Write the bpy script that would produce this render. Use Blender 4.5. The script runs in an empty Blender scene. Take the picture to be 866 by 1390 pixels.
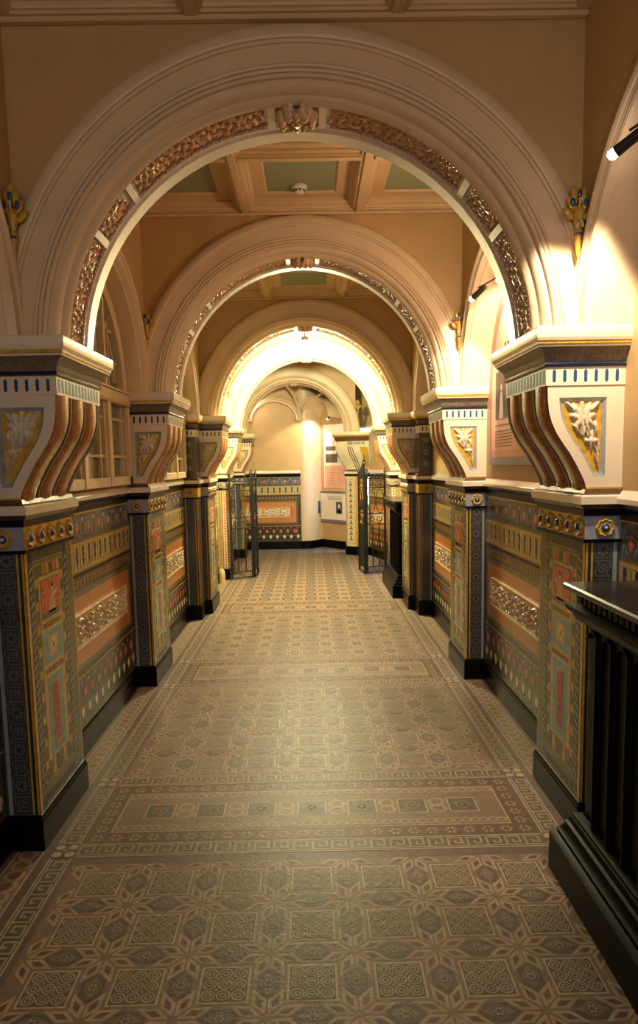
import bpy, math, random
from math import sin, cos, pi, radians, sqrt, atan2, hypot
random.seed(7)
scn = bpy.context.scene
col = scn.collection
E = 0.0005            # thickness of one inlaid layer of tile

# ------------------------------------------------------------------ materials
MATS = {}
def mat(name, rgb, rough=0.4, var=0.12, scale=18, bump=0.0, metal=0.0, coat=0.0, emit=None, estr=0, alpha=None, trans=0, bscale=60):
    m = bpy.data.materials.new(name); m.use_nodes = True
    nt = m.node_tree; b = nt.nodes['Principled BSDF']
    tc = nt.nodes.new('ShaderNodeTexCoord')
    n = nt.nodes.new('ShaderNodeTexNoise'); n.inputs['Scale'].default_value = scale; n.inputs['Detail'].default_value = 5
    nt.links.new(tc.outputs['Object'], n.inputs['Vector'])
    r = nt.nodes.new('ShaderNodeValToRGB')
    r.color_ramp.elements[0].position = .3; r.color_ramp.elements[1].position = .7
    r.color_ramp.elements[0].color = tuple(max(0, c*(1-var)) for c in rgb)+(1,)
    r.color_ramp.elements[1].color = tuple(min(1, c*(1+var)) for c in rgb)+(1,)
    nt.links.new(n.outputs['Fac'], r.inputs['Fac'])
    nt.links.new(r.outputs['Color'], b.inputs['Base Color'])
    b.inputs['Roughness'].default_value = rough
    b.inputs['Metallic'].default_value = metal
    b.inputs['Coat Weight'].default_value = coat
    b.inputs['Coat Roughness'].default_value = .12
    if trans: b.inputs['Transmission Weight'].default_value = trans
    if bump:
        n2 = nt.nodes.new('ShaderNodeTexNoise'); n2.inputs['Scale'].default_value = bscale; n2.inputs['Detail'].default_value = 3
        nt.links.new(tc.outputs['Object'], n2.inputs['Vector'])
        bp = nt.nodes.new('ShaderNodeBump'); bp.inputs['Strength'].default_value = bump; bp.inputs['Distance'].default_value = .004
        nt.links.new(n2.outputs['Fac'], bp.inputs['Height']); nt.links.new(bp.outputs['Normal'], b.inputs['Normal'])
    if emit:
        b.inputs['Emission Color'].default_value = emit+(1,); b.inputs['Emission Strength'].default_value = estr
    sp = {'g_skirting':.12, 'g_black':.12, 'black_paint':.07, 'fr_brown':.08, 'fr_cream':.2}.get(name)
    if name.startswith('t_'): sp = .36
    if sp is not None: b.inputs['Specular IOR Level'].default_value = sp
    MATS[name] = m
    return m
def srgb(r, g, b):
    f = lambda c: (c/255/12.92) if c/255 <= .04045 else ((c/255+.055)/1.055)**2.4
    return (f(r), f(g), f(b))
# plaster
mat('cream_plaster', srgb(214,188,154), .38, .05, 6, .15)
mat('buff_plaster', srgb(192,158,108), .5, .06, 5, .2)
mat('ceiling_plaster', srgb(210,180,138), .5, .05, 5, .15)
mat('ceiling_green', srgb(142,152,120), .5, .06, 6, .1)
mat('gloss_cream', srgb(222,206,182), .2, .04, 9, .1, coat=.4)
# glazed ceramics
def glaze(n, c, r=.27, v=.15, s=40, b=.25, coat=.08): mat(n, c, r, v, s, b, coat=coat)
glaze('g_black', srgb(14,14,14), .3, coat=0)
glaze('g_skirting', srgb(9,9,10), .3, coat=.04)
glaze('g_key', srgb(98,100,100))
glaze('g_taupe', srgb(112,99,84), .3, .35, 70, .6)
mat('fr_brown', srgb(72,50,34), .55)
mat('fr_cream', srgb(196,172,112), .5)
glaze('g_slate', srgb(58,60,60))
glaze('g_slate_pale', srgb(142,148,150))
glaze('g_lavender', srgb(150,152,166))
glaze('g_gold', srgb(190,150,52), .25, .25)
glaze('g_ochre', srgb(196,150,72), .25, .2)
glaze('g_cream', srgb(214,198,160))
glaze('g_buff', srgb(186,166,118))
glaze('g_brown', srgb(76,52,38), .22, .3, 60)
glaze('g_umber', srgb(92,66,48), .3, .25, 60, .5)
glaze('g_corbel', srgb(170,110,56), .16, .35, 45, .6, .6)
glaze('g_green', srgb(76,84,50), .25, .25)
glaze('g_dkgreen', srgb(38,48,34))
glaze('g_olive', srgb(106,98,62))
glaze('g_cyan', srgb(116,150,146))
glaze('g_red', srgb(176,52,34))
glaze('g_coral', srgb(204,100,66))
glaze('g_orange', srgb(188,122,66), .25, .12, 12)
glaze('g_blue', srgb(44,72,120), .18)
glaze('g_navy', srgb(26,34,62), .18)
glaze('g_rope', srgb(148,146,126))
glaze('g_relief', srgb(210,192,166), .38, .15)
glaze('g_relief_gold', srgb(200,148,64), .38, .25)
glaze('g_frieze', srgb(80,82,84), .2, .3, 14)
glaze('g_floral', srgb(58,50,36), .22, .3, 30)
glaze('gilt_ground', srgb(200,128,58), .5, .3, 70, .6, coat=.1)
glaze('gilt_relief', srgb(206,166,122), .45, .25, 70, .6, coat=.15)
# floor
def ft(n, c, v=.16): mat(n, c, .47, v, 26, .35, bscale=70)
ft('t_purple', srgb(104,86,80)); ft('t_buff', srgb(160,140,116)); ft('t_line', srgb(178,158,132))
ft('t_slate', srgb(90,83,76)); ft('t_tan', srgb(126,104,90)); ft('t_red', srgb(98,74,66)); ft('t_ochre', srgb(158,132,92))
# others
mat('black_paint', srgb(9,9,11), .36, .1, 10, .15)
mat('black_top', srgb(26,25,25), .3, .2, 12, .1, coat=.5)
mat('iron', srgb(20,21,22), .45, .2, 30, .4)
mat('window_wood', srgb(214,190,156), .4, .06, 10)
mat('window_glass', srgb(120,122,98), .12, .1, 3)
mat('daylight_glass', (.6,.8,1), .2, .02, 3, emit=(.45,.7,1.0), estr=3.0)  # glowing pane of the assumed end room window
mat('fixture_metal', srgb(60,58,56), .35, .05, 10, metal=.6)
mat('lamp_lens', (1,1,1), .3, 0, 3, emit=(1,.86,.66), estr=60)
mat('lamp_glass', (1,1,1), .3, 0, 3, emit=(1,.97,.70), estr=45)
mat('lamp_warm', (1,1,1), .3, 0, 3, emit=(1,.8,.55), estr=8)
mat('white_plastic', srgb(222,216,204), .4, .03, 10)
mat('red_plastic', srgb(150,30,24), .35, .05, 10)
mat('poster_salmon', srgb(222,158,134), .5, .04, 4)
mat('poster_peach', srgb(232,182,156), .5, .04, 4)
mat('poster_pink', srgb(206,120,128), .5, .05, 8)
mat('poster_grey', srgb(138,134,146), .45, .06, 12)
mat('poster_ink', srgb(96,70,66), .5, .05, 30)
mat('poster_photo', srgb(92,80,84), .5, .35, 22)
mat('poster_pale', srgb(236,222,212), .5, .05, 22)
mat('poster_white', srgb(240,232,222), .45, .02, 5)
mat('arab_blue', srgb(58,72,112), .25, .1, 20)
mat('ring_plastic', srgb(24,60,90), .35, .05, 10)

# ------------------------------------------------------------------ mesh building
class MB:
    def __init__(s): s.v = []; s.f = []; s.m = []
    def add(s, vs, fs, m):
        o = len(s.v); s.v += [tuple(p) for p in vs]
        for k, f in enumerate(fs):
            s.f.append(tuple(i+o for i in f)); s.m.append(m if isinstance(m, str) else m[k])
    def quad(s, a, b, c, d, m): s.add([a, b, c, d], [(0,1,2,3)], m)
    def box(s, x0, y0, z0, x1, y1, z1, m, bev=0.0):
        if bev <= 0:
            v = [(x, y, z) for x in (x0,x1) for y in (y0,y1) for z in (z0,z1)]
            s.add(v, [(0,1,3,2),(4,6,7,5),(0,4,5,1),(2,3,7,6),(0,2,6,4),(1,5,7,3)], m); return
        # chamfered box : three nested rings
        b = bev; v = []
        for (z, i) in ((z0,b),(z0+b,0),(z1-b,0),(z1,b)):
            v += [(x0+i+(0 if i else 0), y0+b if not i else y0+i+b, z)]*0
            v += [(x0+i,y0+i,z),(x1-i,y0+i,z),(x1-i,y1-i,z),(x0+i,y1-i,z)]
        f = [(3,2,1,0),(12,13,14,15)]
        for k in range(3):
            for j in range(4):
                f.append((k*4+j, k*4+(j+1)%4, k*4+4+(j+1)%4, k*4+4+j))
        s.add(v, f, m)
    def grid(s, P, m, close_u=False, close_v=False):
        nu = len(P); nv = len(P[0]); v = [p for r in P for p in r]; f = []; mm = []
        for i in range(nu if close_u else nu-1):
            for j in range(nv if close_v else nv-1):
                f.append((i*nv+j, ((i+1)%nu)*nv+j, ((i+1)%nu)*nv+(j+1)%nv, i*nv+(j+1)%nv))
                mm.append(m if isinstance(m, str) else m(i, j))
        s.add(v, f, mm)
    def lathe(s, prof, c, m, n=16, axis='z', cap=True):
        P = []
        for k in range(n):
            a = 2*pi*k/n; r_ = []
            for (r, h) in prof:
                x, y = r*cos(a), r*sin(a)
                p = {'z':(x,y,h),'y':(x,h,y),'x':(h,x,y)}[axis]
                r_.append((c[0]+p[0], c[1]+p[1], c[2]+p[2]))
            P.append(r_)
        s.grid(P, m, close_u=True)
        if cap:
            for idx in (0, -1):
                if prof[idx][0] > 1e-4: s.add([r_[idx] for r_ in P], [tuple(range(n))], m)
    def tube(s, pts, r, m, n=8, closed=False):
        P = []; N = len(pts)
        for i, p in enumerate(pts):
            a = pts[(i-1) % N] if (closed or i > 0) else pts[i]; b = pts[(i+1) % N] if (closed or i < N-1) else pts[i]
            d = [b[k]-a[k] for k in range(3)]; L = sqrt(sum(x*x for x in d)) or 1; d = [x/L for x in d]
            u = (0,0,1) if abs(d[2]) < .9 else (1,0,0)
            e1 = (d[1]*u[2]-d[2]*u[1], d[2]*u[0]-d[0]*u[2], d[0]*u[1]-d[1]*u[0]); l = sqrt(sum(x*x for x in e1)); e1 = [x/l for x in e1]
            e2 = (d[1]*e1[2]-d[2]*e1[1], d[2]*e1[0]-d[0]*e1[2], d[0]*e1[1]-d[1]*e1[0])
            rr = r[i] if isinstance(r, (list, tuple)) else r
            P.append([tuple(p[k]+rr*(cos(2*pi*j/n)*e1[k]+sin(2*pi*j/n)*e2[k]) for k in range(3)) for j in range(n)])
        s.grid(P, m, close_u=closed, close_v=True)
        if not closed: s.add(P[0], [tuple(range(n))], m); s.add(P[-1], [tuple(range(n))[::-1]], m)
    def ell(s, c, r, m, n=10, k=6, rot=0):
        P = []
        for i in range(n):
            a = 2*pi*i/n; row = []
            for j in range(k+1):
                t = -pi/2+pi*j/k
                x, y, z = r[0]*cos(t)*cos(a), r[1]*cos(t)*sin(a), r[2]*sin(t)
                x, z = x*cos(rot)-z*sin(rot), x*sin(rot)+z*cos(rot)
                row.append((c[0]+x, c[1]+y, c[2]+z))
            P.append(row)
        s.grid(P, m, close_u=True)
    def build(s, name, parent=None, side=1, origin=(0,0,0), smooth=False, ang=35):
        me = bpy.data.meshes.new(name)
        vs = [(p[0]*side-origin[0], p[1]-origin[1], p[2]-origin[2]) for p in s.v]
        fs = s.f if side == 1 else [f[::-1] for f in s.f]
        me.from_pydata(vs, [], fs)
        names = []
        for m in s.m:
            if m not in names: names.append(m)
        ix = {m:i for i, m in enumerate(names)}
        for m in names: me.materials.append(MATS[m])
        me.polygons.foreach_set('material_index', [ix[m] for m in s.m])
        me.update()
        if smooth:
            me.shade_smooth(); me.set_sharp_from_angle(angle=radians(ang))
        o = bpy.data.objects.new(name, me); col.objects.link(o)
        if parent: o.parent = parent
        elif origin != (0,0,0): o.location = origin
        return o
def thing(name, label, cat, loc, group=None, rz=0):
    o = bpy.data.objects.new(name, None); col.objects.link(o); o.location = loc; o.rotation_euler[2] = rz
    o.empty_display_size = .1
    o['label'] = label; o['category'] = cat
    if group: o['group'] = group
    return o
def tag(o, label, cat, group=None):
    o['label'] = label; o['category'] = cat
    if group: o['group'] = group
    return o
def structure(o, label=None):
    o['kind'] = 'structure'
    if label: o['label'] = label
    return o
def copy_tree(o, parent=None):
    c = o.copy(); col.objects.link(c); c.parent = parent
    for ch in o.children: copy_tree(ch, c)
    return c
def repeat(root, loc, label):
    c = copy_tree(root); c.location = loc; c['label'] = label; return c

class Paint:
    """draws flat inlays of coloured tile on a surface given by map(u, v, layer)"""
    def __init__(s, mb, mp): s.mb = mb; s.mp = mp
    def poly(s, pts, m, l=1): s.mb.add([s.mp(u, v, l) for u, v in pts], [tuple(range(len(pts)))], m)
    def rect(s, u0, v0, u1, v1, m, l=1): s.poly([(u0,v0),(u1,v0),(u1,v1),(u0,v1)], m, l)
    def frame(s, u0, v0, u1, v1, w, m, l=1):
        s.rect(u0,v0,u1,v0+w,m,l); s.rect(u0,v1-w,u1,v1,m,l); s.rect(u0,v0+w,u0+w,v1-w,m,l); s.rect(u1-w,v0+w,u1,v1-w,m,l)
    def disc(s, u, v, r, m, l=1, n=10, ry=None, a0=0):
        ry = ry or r; s.poly([(u+r*cos(a0+2*pi*k/n), v+ry*sin(a0+2*pi*k/n)) for k in range(n)], m, l)
    def ring(s, u, v, r0, r1, m, l=1, n=12, a0=0, a1=2*pi):
        P = [(cos(a0+(a1-a0)*k/n), sin(a0+(a1-a0)*k/n)) for k in range(n+1)]
        vs = [s.mp(u+r*c, v+r*q, l) for r in (r0, r1) for c, q in P]
        s.mb.add(vs, [(k, k+1, n+2+k, n+1+k) for k in range(n)], m)
    def capsule(s, u, v0, v1, w, m, l=1):
        r = w/2; s.poly([(u-r,v0+r),(u-r*.6,v0+r*.3),(u,v0),(u+r*.6,v0+r*.3),(u+r,v0+r),(u+r,v1-r),(u+r*.6,v1-r*.3),(u,v1),(u-r*.6,v1-r*.3),(u-r,v1-r)], m, l)
    def seg(s, a, b, w, m, l=1):
        dx, dy = b[0]-a[0], b[1]-a[1]; L = hypot(dx, dy) or 1; nx, ny = -dy/L*w/2, dx/L*w/2
        s.poly([(a[0]+nx,a[1]+ny),(a[0]-nx,a[1]-ny),(b[0]-nx,b[1]-ny),(b[0]+nx,b[1]+ny)], m, l)
    def flower(s, u, v, r, m, mc, l=1, n=8):
        for k in range(n):
            a = 2*pi*k/n; t = pi/n*.75
            s.poly([(u+r*.3*cos(a),v+r*.3*sin(a)),(u+r*.85*cos(a-t),v+r*.85*sin(a-t)),(u+r*cos(a),v+r*sin(a)),(u+r*.85*cos(a+t),v+r*.85*sin(a+t))], m, l)
        s.disc(u, v, r*.22, mc, l, 6)
    def key(s, u0, u1, v0, v1, m, l=1, horiz=True):
        """Greek key running along u (or along v when horiz is False)"""
        if not horiz:
            q = Paint(s.mb, lambda a, b, c: s.mp(b, a, c)); q.key(v0, v1, u0, u1, m, l); return
        h = v1-v0; n = max(1, round((u1-u0)/(h*1.15))); p = (u1-u0)/n; w = h*.12
        for k in range(n):
            a = u0+k*p
            for (x0,y0,x1,y1) in ((0,0,.12,1),(.12,.88,.82,1),(.70,.28,.82,.88),(.36,.28,.70,.40),(.36,.40,.48,.62),(.12,0,1.0,.12)):
                s.rect(a+x0*p, v0+y0*h, a+x1*p, v0+y1*h, m, l)
def relief(mb, pos, hf, nu, nv, ground, top, amp, thr=.12):
    P = []; H = []
    for i in range(nu+1):
        r = []; hh = []
        for j in range(nv+1):
            h = hf(i/nu, j/nv); hh.append(h); r.append(pos(i/nu, j/nv, h*amp))
        P.append(r); H.append(hh)
    mb.grid(P, lambda i, j: top if (H[i][j]+H[i+1][j]+H[i][j+1]+H[i+1][j+1])/4 > thr else ground)
def blobs(lst):
    def f(u, v):
        h = 0
        for (cu, cv, a, b, t) in lst:
            du, dv = u-cu, v-cv; x = du*cos(t)+dv*sin(t); y = -du*sin(t)+dv*cos(t)
            d = (x/a)**2+(y/b)**2
            if d < 1: h = max(h, sqrt(1-d))
        return h
    return f
def scroll(asp, n, seed=1):
    """n foliage scrolls side by side in a strip; asp = length / height"""
    L = []
    rnd = random.Random(seed)
    p = asp/n
    for k in range(n):
        cx = (k+.5)*p; flip = 1 if k % 2 else -1
        L.append((cx, .5, .11, .11, 0))
        for q in range(6):
            a = q*pi/3+.3*flip; L.append((cx+.23*cos(a), .5+.23*sin(a), .13, .055, a))
        for q in range(9):
            a = flip*(q*.55)+1; L.append((cx+.38*cos(a)*min(1,p), .5+.38*sin(a), .12, .05, a+pi/2))
        L.append((cx+p/2, .5+.25*flip, .13, .07, 1.0)); L.append((cx+p/2, .5-.25*flip, .13, .07, 2.2))
    f = blobs(L)
    return lambda u, v: f(u*asp, v)

# ------------------------------------------------------------------ dimensions (metres)
WX = 1.275      # tiled wall face
PX = 1.135      # inner face of the pilasters
PD = .56        # pilaster depth along the corridor
UX = 1.11       # upper wall face
ZC = 2.05       # arch centre height
CZ = 3.31       # underside of the ceiling beams
PIL = [2.81, 4.99, 7.47, 9.70]
LR = {1:'right', -1:'left'}
ORD = ['nearest', 'second', 'third', 'fourth', 'farthest']

# ------------------------------------------------------------------ floor
def make_floor():
    mb = MB(); mb.box(-1.30, -3.0, -.08, 1.30, 14.2, 0, 't_purple')
    mb.box(1.30, 10.0, -.08, 2.6, 14.2, 0, 't_purple'); mb.box(-2.4, 10.0, -.08, -1.30, 14.2, 0, 't_purple')
    p = Paint(mb, lambda u, v, l: (u, v, l*E))
    S = .272
    def square(x, y, full=True):
        a = .078
        p.rect(x-a, y-a, x+a, y+a, 't_line', 2); p.rect(x-a+.007, y-a+.007, x+a-.007, y+a-.007, 't_slate', 3)
        if full:
            for a_ in (-1, 0, 1):
                for b_ in (-1, 0, 1):
                    q = .4*((a_+b_) % 2); X, Y = x+.0455*a_, y+.0455*b_
                    p.ring(X, Y, .0065, .0115, 't_buff', 4+q, 8); p.ring(X, Y, .0165, .0225, 't_buff', 4+q, 10)
            for a_ in (-.5, .5):
                for b_ in (-.5, .5): p.disc(x+.0455*a_, y+.0455*b_, .007, 't_buff', 5, 4)
        else:
            p.ring(x, y, .03, .04, 't_buff', 4, 8); p.ring(x, y, .012, .02, 't_buff', 4, 6)
    def hexa(x, y, vert):
        q = [(-.062,0),(-.03,-.036),(.03,-.036),(.062,0),(.03,.036),(-.03,.036)]
        f = (lambda t: (x+t[1], y+t[0])) if vert else (lambda t: (x+t[0], y+t[1]))
        p.poly([f(t) for t in q], 't_slate', 2)
        q2 = [(-.05,0),(0,-.03),(.05,0),(0,.03)]
        p.poly([f(t) for t in q2], 't_tan', 3); p.disc(x, y, .021, 't_slate', 4, 8); p.flower(x, y, .017, 't_buff', 't_red', 5, 6)
    def star(x, y, clip=None):
        for k in range(8):
            a = pi/8+k*pi/4; L = .128; w = .30
            tip = (x+L*cos(a), y+L*sin(a))
            if clip and not (clip[0]-.001 <= tip[1] <= clip[1]+.001): continue
            if abs(tip[0]) > .97: continue
            mid = L*.52
            def rh(s, m, l):
                cx, cy = x+L*.5*cos(a), y+L*.5*sin(a)
                pts = [(x+.012*cos(a), y+.012*sin(a)), (x+mid*cos(a-w*1.25), y+mid*sin(a-w*1.25)), tip, (x+mid*cos(a+w*1.25), y+mid*sin(a+w*1.25))]
                p.poly([(cx+(u-cx)*s, cy+(v-cy)*s) for u, v in pts], m, l)
            rh(.94, 't_line', 2); rh(.80, 't_buff', 3); rh(.46, 't_red', 4)
    def field(y0, y1, detail=True):
        n = max(1, round((y1-y0)/S)); s = (y1-y0)/n
        p.rect(-.965, y0, .965, y1, 't_tan', 1)
        for j in range(n):
            y = y0+(j+.5)*s
            for i in range(-3, 4):
                square(i*S, y, detail)
                hexa(i*S, y+s/2 - (.0 if j < n-1 else .03), False) if j < n-1 else None
            for i in range(-4, 4):
                x = (i+.5)*S
                if abs(x) < .9: hexa(x, y, True)
        for j in range(n+1):
            for i in range(-4, 4):
                x = (i+.5)*S
                star(x, y0+j*s, (y0, y1))
    def field_all(y0, y1, det): field(y0, y1, det)
    def braid(u0, v0, u1, v1, l=3):
        """small interlaced circles filling a strip"""
        if abs(u1-u0) >= abs(v1-v0):
            h = v1-v0; n = max(1, round((u1-u0)/(h*.8))); st = (u1-u0)/n
            for k in range(n): p.ring(u0+(k+.5)*st, (v0+v1)/2, h*.28, h*.48, 't_buff', l+.4*(k%2), 8)
        else:
            w = u1-u0; n = max(1, round((v1-v0)/(w*.8))); st = (v1-v0)/n
            for k in range(n): p.ring((u0+u1)/2, v0+(k+.5)*st, w*.28, w*.48, 't_buff', l+.4*(k%2), 8)
    def band(ya, yb):
        """transverse band between two rows of corner tiles"""
        for y in (ya, yb):
            p.rect(-.985, y-.05, .985, y+.05, 't_slate', 1)
            p.rect(-.985, y-.05, .985, y-.042, 't_line', 2); p.rect(-.985, y+.042, .985, y+.05, 't_line', 2)
            p.key(-.98, .98, y-.036, y+.036, 't_buff', 2)
        y0, y1 = ya+.055, yb-.055
        p.rect(-.985, y0, .985, y1, 't_red', 1)
        n = 24
        for k in range(n):
            x = -.93+1.86*k/(n-1); p.flower(x, y0+.042, .028, 't_buff', 't_slate', 2, 6); p.flower(x, y1-.042, .028, 't_buff', 't_slate', 2, 6)
        for x in (-.93, .93):
            for k in range(1, 6): p.flower(x, y0+.042+(y1-y0-.084)*k/6, .028, 't_buff', 't_slate', 2, 6)
        a0, a1 = y0+.085, y1-.085
        p.rect(-.885, a0, .885, a1, 't_line', 2); p.rect(-.877, a0+.008, .877, a1-.008, 't_tan', 3)
        braid(-.87, a0+.012, .87, a0+.062, 4); braid(-.87, a1-.062, .87, a1-.012, 4)
        c = (a0+a1)/2; h = min(.062, (a1-a0)/2-.07)
        for i in range(-3, 4):
            x = i*.2345
            p.rect(x-.068, c-h-.005, x+.068, c+h+.005, 't_line', 4); p.rect(x-.061, c-h+.002, x+.061, c+h-.002, 't_slate', 5)
            for k in range(5):
                a = k*2*pi/5; p.ring(x+.02*cos(a), c+.02*sin(a), .010, .016, 't_ochre', 6, 8)
            p.disc(x, c, .008, 't_buff', 7, 6)
            if i < 3:
                braid(x+.072, c-h, x+.162, c+h, 4)
    # long borders
    def side_border(y0, y1):
        for sg in (1, -1):
            a, b = sorted((sg*.988, sg*1.082))
            p.rect(a, y0, b, y1, 't_slate', 1)
            p.rect(a, y0, a+.007, y1, 't_line', 2); p.rect(b-.007, y0, b, y1, 't_line', 2)
            p.key(a+.012, b-.012, y0+.01, y1-.01, 't_buff', 2, horiz=False)
    def star_tile(x, y):
        p.rect(x-.05, y-.05, x+.05, y+.05, 't_red', 3)
        for sx in (1,-1):
            for sy in (1,-1): p.disc(x+sx*.027, y+sy*.027, .021, 't_line', 4, 8)
        p.poly([(x+(.045 if k % 2 == 0 else .012)*cos(k*pi/4), y+(.045 if k % 2 == 0 else .012)*sin(k*pi/4)) for k in range(8)], 't_slate', 5)
        p.disc(x, y, .01, 't_buff', 6, 6)
    bands = [(2.79, 3.43), (4.975, 5.615), (7.40, 8.0)]
    ys = [1.30]+[y for b in bands for y in b]+[13.3]
    for a, b in zip(ys[:-1], ys[1:]): side_border(a+.05, b-.05)
    for b in bands:
        band(*b)
        for y in b:
            for x in (-1.035, 1.035): star_tile(x, y)
    field_all(1.325, 2.685, True); field_all(3.485, 4.92, True); field_all(5.67, 7.345, True); field_all(8.055, 13.2, False)
    # outer border between the pilasters
    for (y0, y1) in ((1.2, 2.81), (3.37, 4.99), (5.55, 7.18), (8.03, 9.7)):
        for sg in (1, -1):
            a, b = sorted((sg*1.12, sg*1.235))
            p.rect(a, y0, b, y1, 't_tan', 1); p.rect(a, y0, a+.007, y1, 't_line', 2); p.rect(b-.007, y0, b, y1, 't_line', 2)
            braid(a+.012, y0+.01, b-.012, y1-.01, 2)
    o = mb.build('floor'); structure(o, 'patterned encaustic tile floor of the corridor')
make_floor()

# ------------------------------------------------------------------ pilasters with corbels
SPROF = [(1.131,1.475),(1.127,1.50),(1.113,1.53),(1.092,1.57),(1.063,1.62),(1.034,1.66),(1.008,1.70),(.989,1.74),(.977,1.78),(.971,1.83),(.969,1.885)]
def sx(z):
    for (a, b) in zip(SPROF[:-1], SPROF[1:]):
        if a[1] <= z <= b[1]: return a[0]+(b[0]-a[0])*(z-a[1])/(b[1]-a[1])
    return SPROF[-1][0] if z > 1.8 else SPROF[0][0]
def dense(prof, n):
    z0, z1 = prof[0][1], prof[-1][1]; out = []
    for k in range(n+1):
        z = z0+(z1-z0)*k/n
        x = (sx(max(z0, z-.012))+2*sx(z)+sx(min(z1, z+.012)))/4
        out.append((x, z))
    return out
SD = dense(SPROF, 26)
def mould(mb, prof, m, x=PX, y0=0, y1=PD, back=WX):
    """moulding carried round the three free sides; prof = (projection, z)"""
    P = [[(back, y0-o, z), (x-o, y0-o, z), (x-o, y1+o, z), (back, y1+o, z)] for o, z in prof]
    if isinstance(m, str): mb.grid(P, m)
    else: mb.grid(P, lambda i, j: m[i])
def pil_paint_near(mb, x=PX, flip=False, y=0.0, e=-1):
    p = Paint(mb, lambda u, v, l: (u, y+e*l*E, v))
    p.rect(x, .155, WX-.002, 1.258, 'g_slate', 1)
    p.rect(x+.001, .155, x+.010, 1.258, 'g_gold', 2); p.rect(x+.010, .155, x+.023, 1.258, 'g_dkgreen', 2); p.rect(x+.023, .155, x+.031, 1.258, 'g_gold', 2)
    p.rect(1.247, .155, 1.264, 1.258, 'g_slate_pale', 2)
    c = (x+.033+1.245)/2; w = (1.245-x-.033)/2
    for k in range(8):
        z = 1.23-.158*k
        if z < .18: continue
        p.frame(c-w+.004, z-.036, c+w-.004, z+.036, .003, 'g_key', 2)
        p.flower(c, z, .027, 'g_key', 'g_navy', 3, 8)
        a, b = c-w+.006, c+w-.006
        zz = z-.079
        if zz-.036 < .16: continue
        for q, (u0, v0, u1, v1) in enumerate(((0,0,1,.07),(0,.93,1,1),(0,0,.08,.45),(.92,.55,1,1),(.2,.25,.28,1),(.72,0,.8,.75),(.2,.25,.6,.32),(.4,.68,.8,.75),(.42,.42,.9,.49),(.1,.55,.55,.62))):
            p.rect(a+u0*(b-a), zz-.034+v0*.068, a+u1*(b-a), zz-.034+v1*.068, 'g_key', 2)
def pil_paint_inner(mb, x=PX):
    p = Paint(mb, lambda u, v, l: (x-l*E, u, v))
    D = PD
    p.rect(.001, .156, D-.001, 1.258, 'g_olive', 1)
    p.rect(.002, .156, .012, 1.258, 'g_gold', 2); p.rect(.012, .156, .026, 1.258, 'g_ochre', 2); p.rect(D-.014, .156, D-.003, 1.258, 'g_gold', 2)
    # dark rope borders
    for (a, b) in ((.034, .076), (.432, .474)):
        p.rect(a, .24, b, 1.205, 'g_slate', 2)
        n = 26
        for k in range(n):
            z = .245+.955*k/n; h = .955/n
            p.poly([(a+.004, z), (b-.004, z+h*.55), (b-.004, z+h*.95), (a+.004, z+h*.42)], 'g_rope', 3)
    for z in (.165, 1.212):
        p.rect(.034, z, .076, z+.042, 'g_navy', 2); p.rect(.432, z, .474, z+.042, 'g_navy', 2)
        p.rect(.082, z, .426, z+.042, 'g_dkgreen', 2); p.frame(.082, z, .426, z+.042, .003, 'g_rope', 3)
        for k in range(22): u = .090+.330*k/22; p.rect(u, z+.006, u+.007, z+.036, 'g_olive', 3)
    # frame
    p.frame(.084, .247, .424, 1.196, .004, 'g_gold', 2)
    for k in range(19):
        z = .256+.0495*k
        c = ('g_green','g_ochre','g_olive','g_gold')[k % 4]
        p.rect(.092, z, .120, z+.038, c, 2); p.rect(.388, z, .416, z+.038, c, 2)
    for k in range(6):
        u = .13+.043*k; c = ('g_green','g_coral','g_gold')[k % 3]
        p.rect(u, 1.145, u+.034, 1.19, c, 2); p.rect(u, .255, u+.034, .325, ('g_olive','g_ochre','g_green')[k % 3], 2)
    p.frame(.126, .328, .382, 1.14, .004, 'g_gold', 3)
    p.rect(.130, .332, .378, 1.136, 'g_buff', 2)
    # coral picture tile with a small seated figure between two shrubs
    p.rect(.145, .950, .363, 1.122, 'g_brown', 3); p.rect(.150, .968, .358, 1.118, 'g_coral', 4)
    p.poly([(.225,.968),(.315,.968),(.300,1.02),(.292,1.06),(.262,1.065),(.245,1.03)], 'g_ochre', 5)
    p.disc(.277, 1.078, .015, 'g_cream', 6, 8); p.disc(.280, 1.088, .013, 'g_brown', 7, 8)
    p.poly([(.292,1.05),(.330,1.065),(.332,1.056),(.294,1.036)], 'g_cream', 6)
    for (u, z) in ((.172,1.0),(.180,1.05),(.168,1.08),(.335,1.0),(.345,1.03)): p.disc(u, z, .011, 'g_red', 5, 6)
    p.rect(.150, .968, .358, .978, 'g_brown', 5)
    # scroll friezes
    for z in (.900, .700):
        p.rect(.140, z, .368, z+.040, 'g_ochre', 3)
        for k in range(6): p.ring(.165+.036*k, z+.020, .006, .012, 'g_dkgreen', 4, 8); p.rect(.180+.036*k, z+.006, .184+.036*k, z+.034, 'g_dkgreen', 4)
    # pale blue tile with gilt square
    p.rect(.140, .748, .368, .893, 'g_cyan', 3); p.rect(.200, .778, .308, .868, 'g_gold', 4)
    p.flower(.254, .823, .038, 'g_cream', 'g_brown', 5, 4)
    # tall pale blue tile with red bar
    p.rect(.165, .345, .343, .690, 'g_cyan', 3); p.rect(.214, .376, .294, .658, 'g_gold', 4); p.rect(.220, .383, .288, .650, 'g_red', 5)
    for k in range(7): p.disc(.254, .405+.037*k, .007, 'g_brown', 6, 6)
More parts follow.
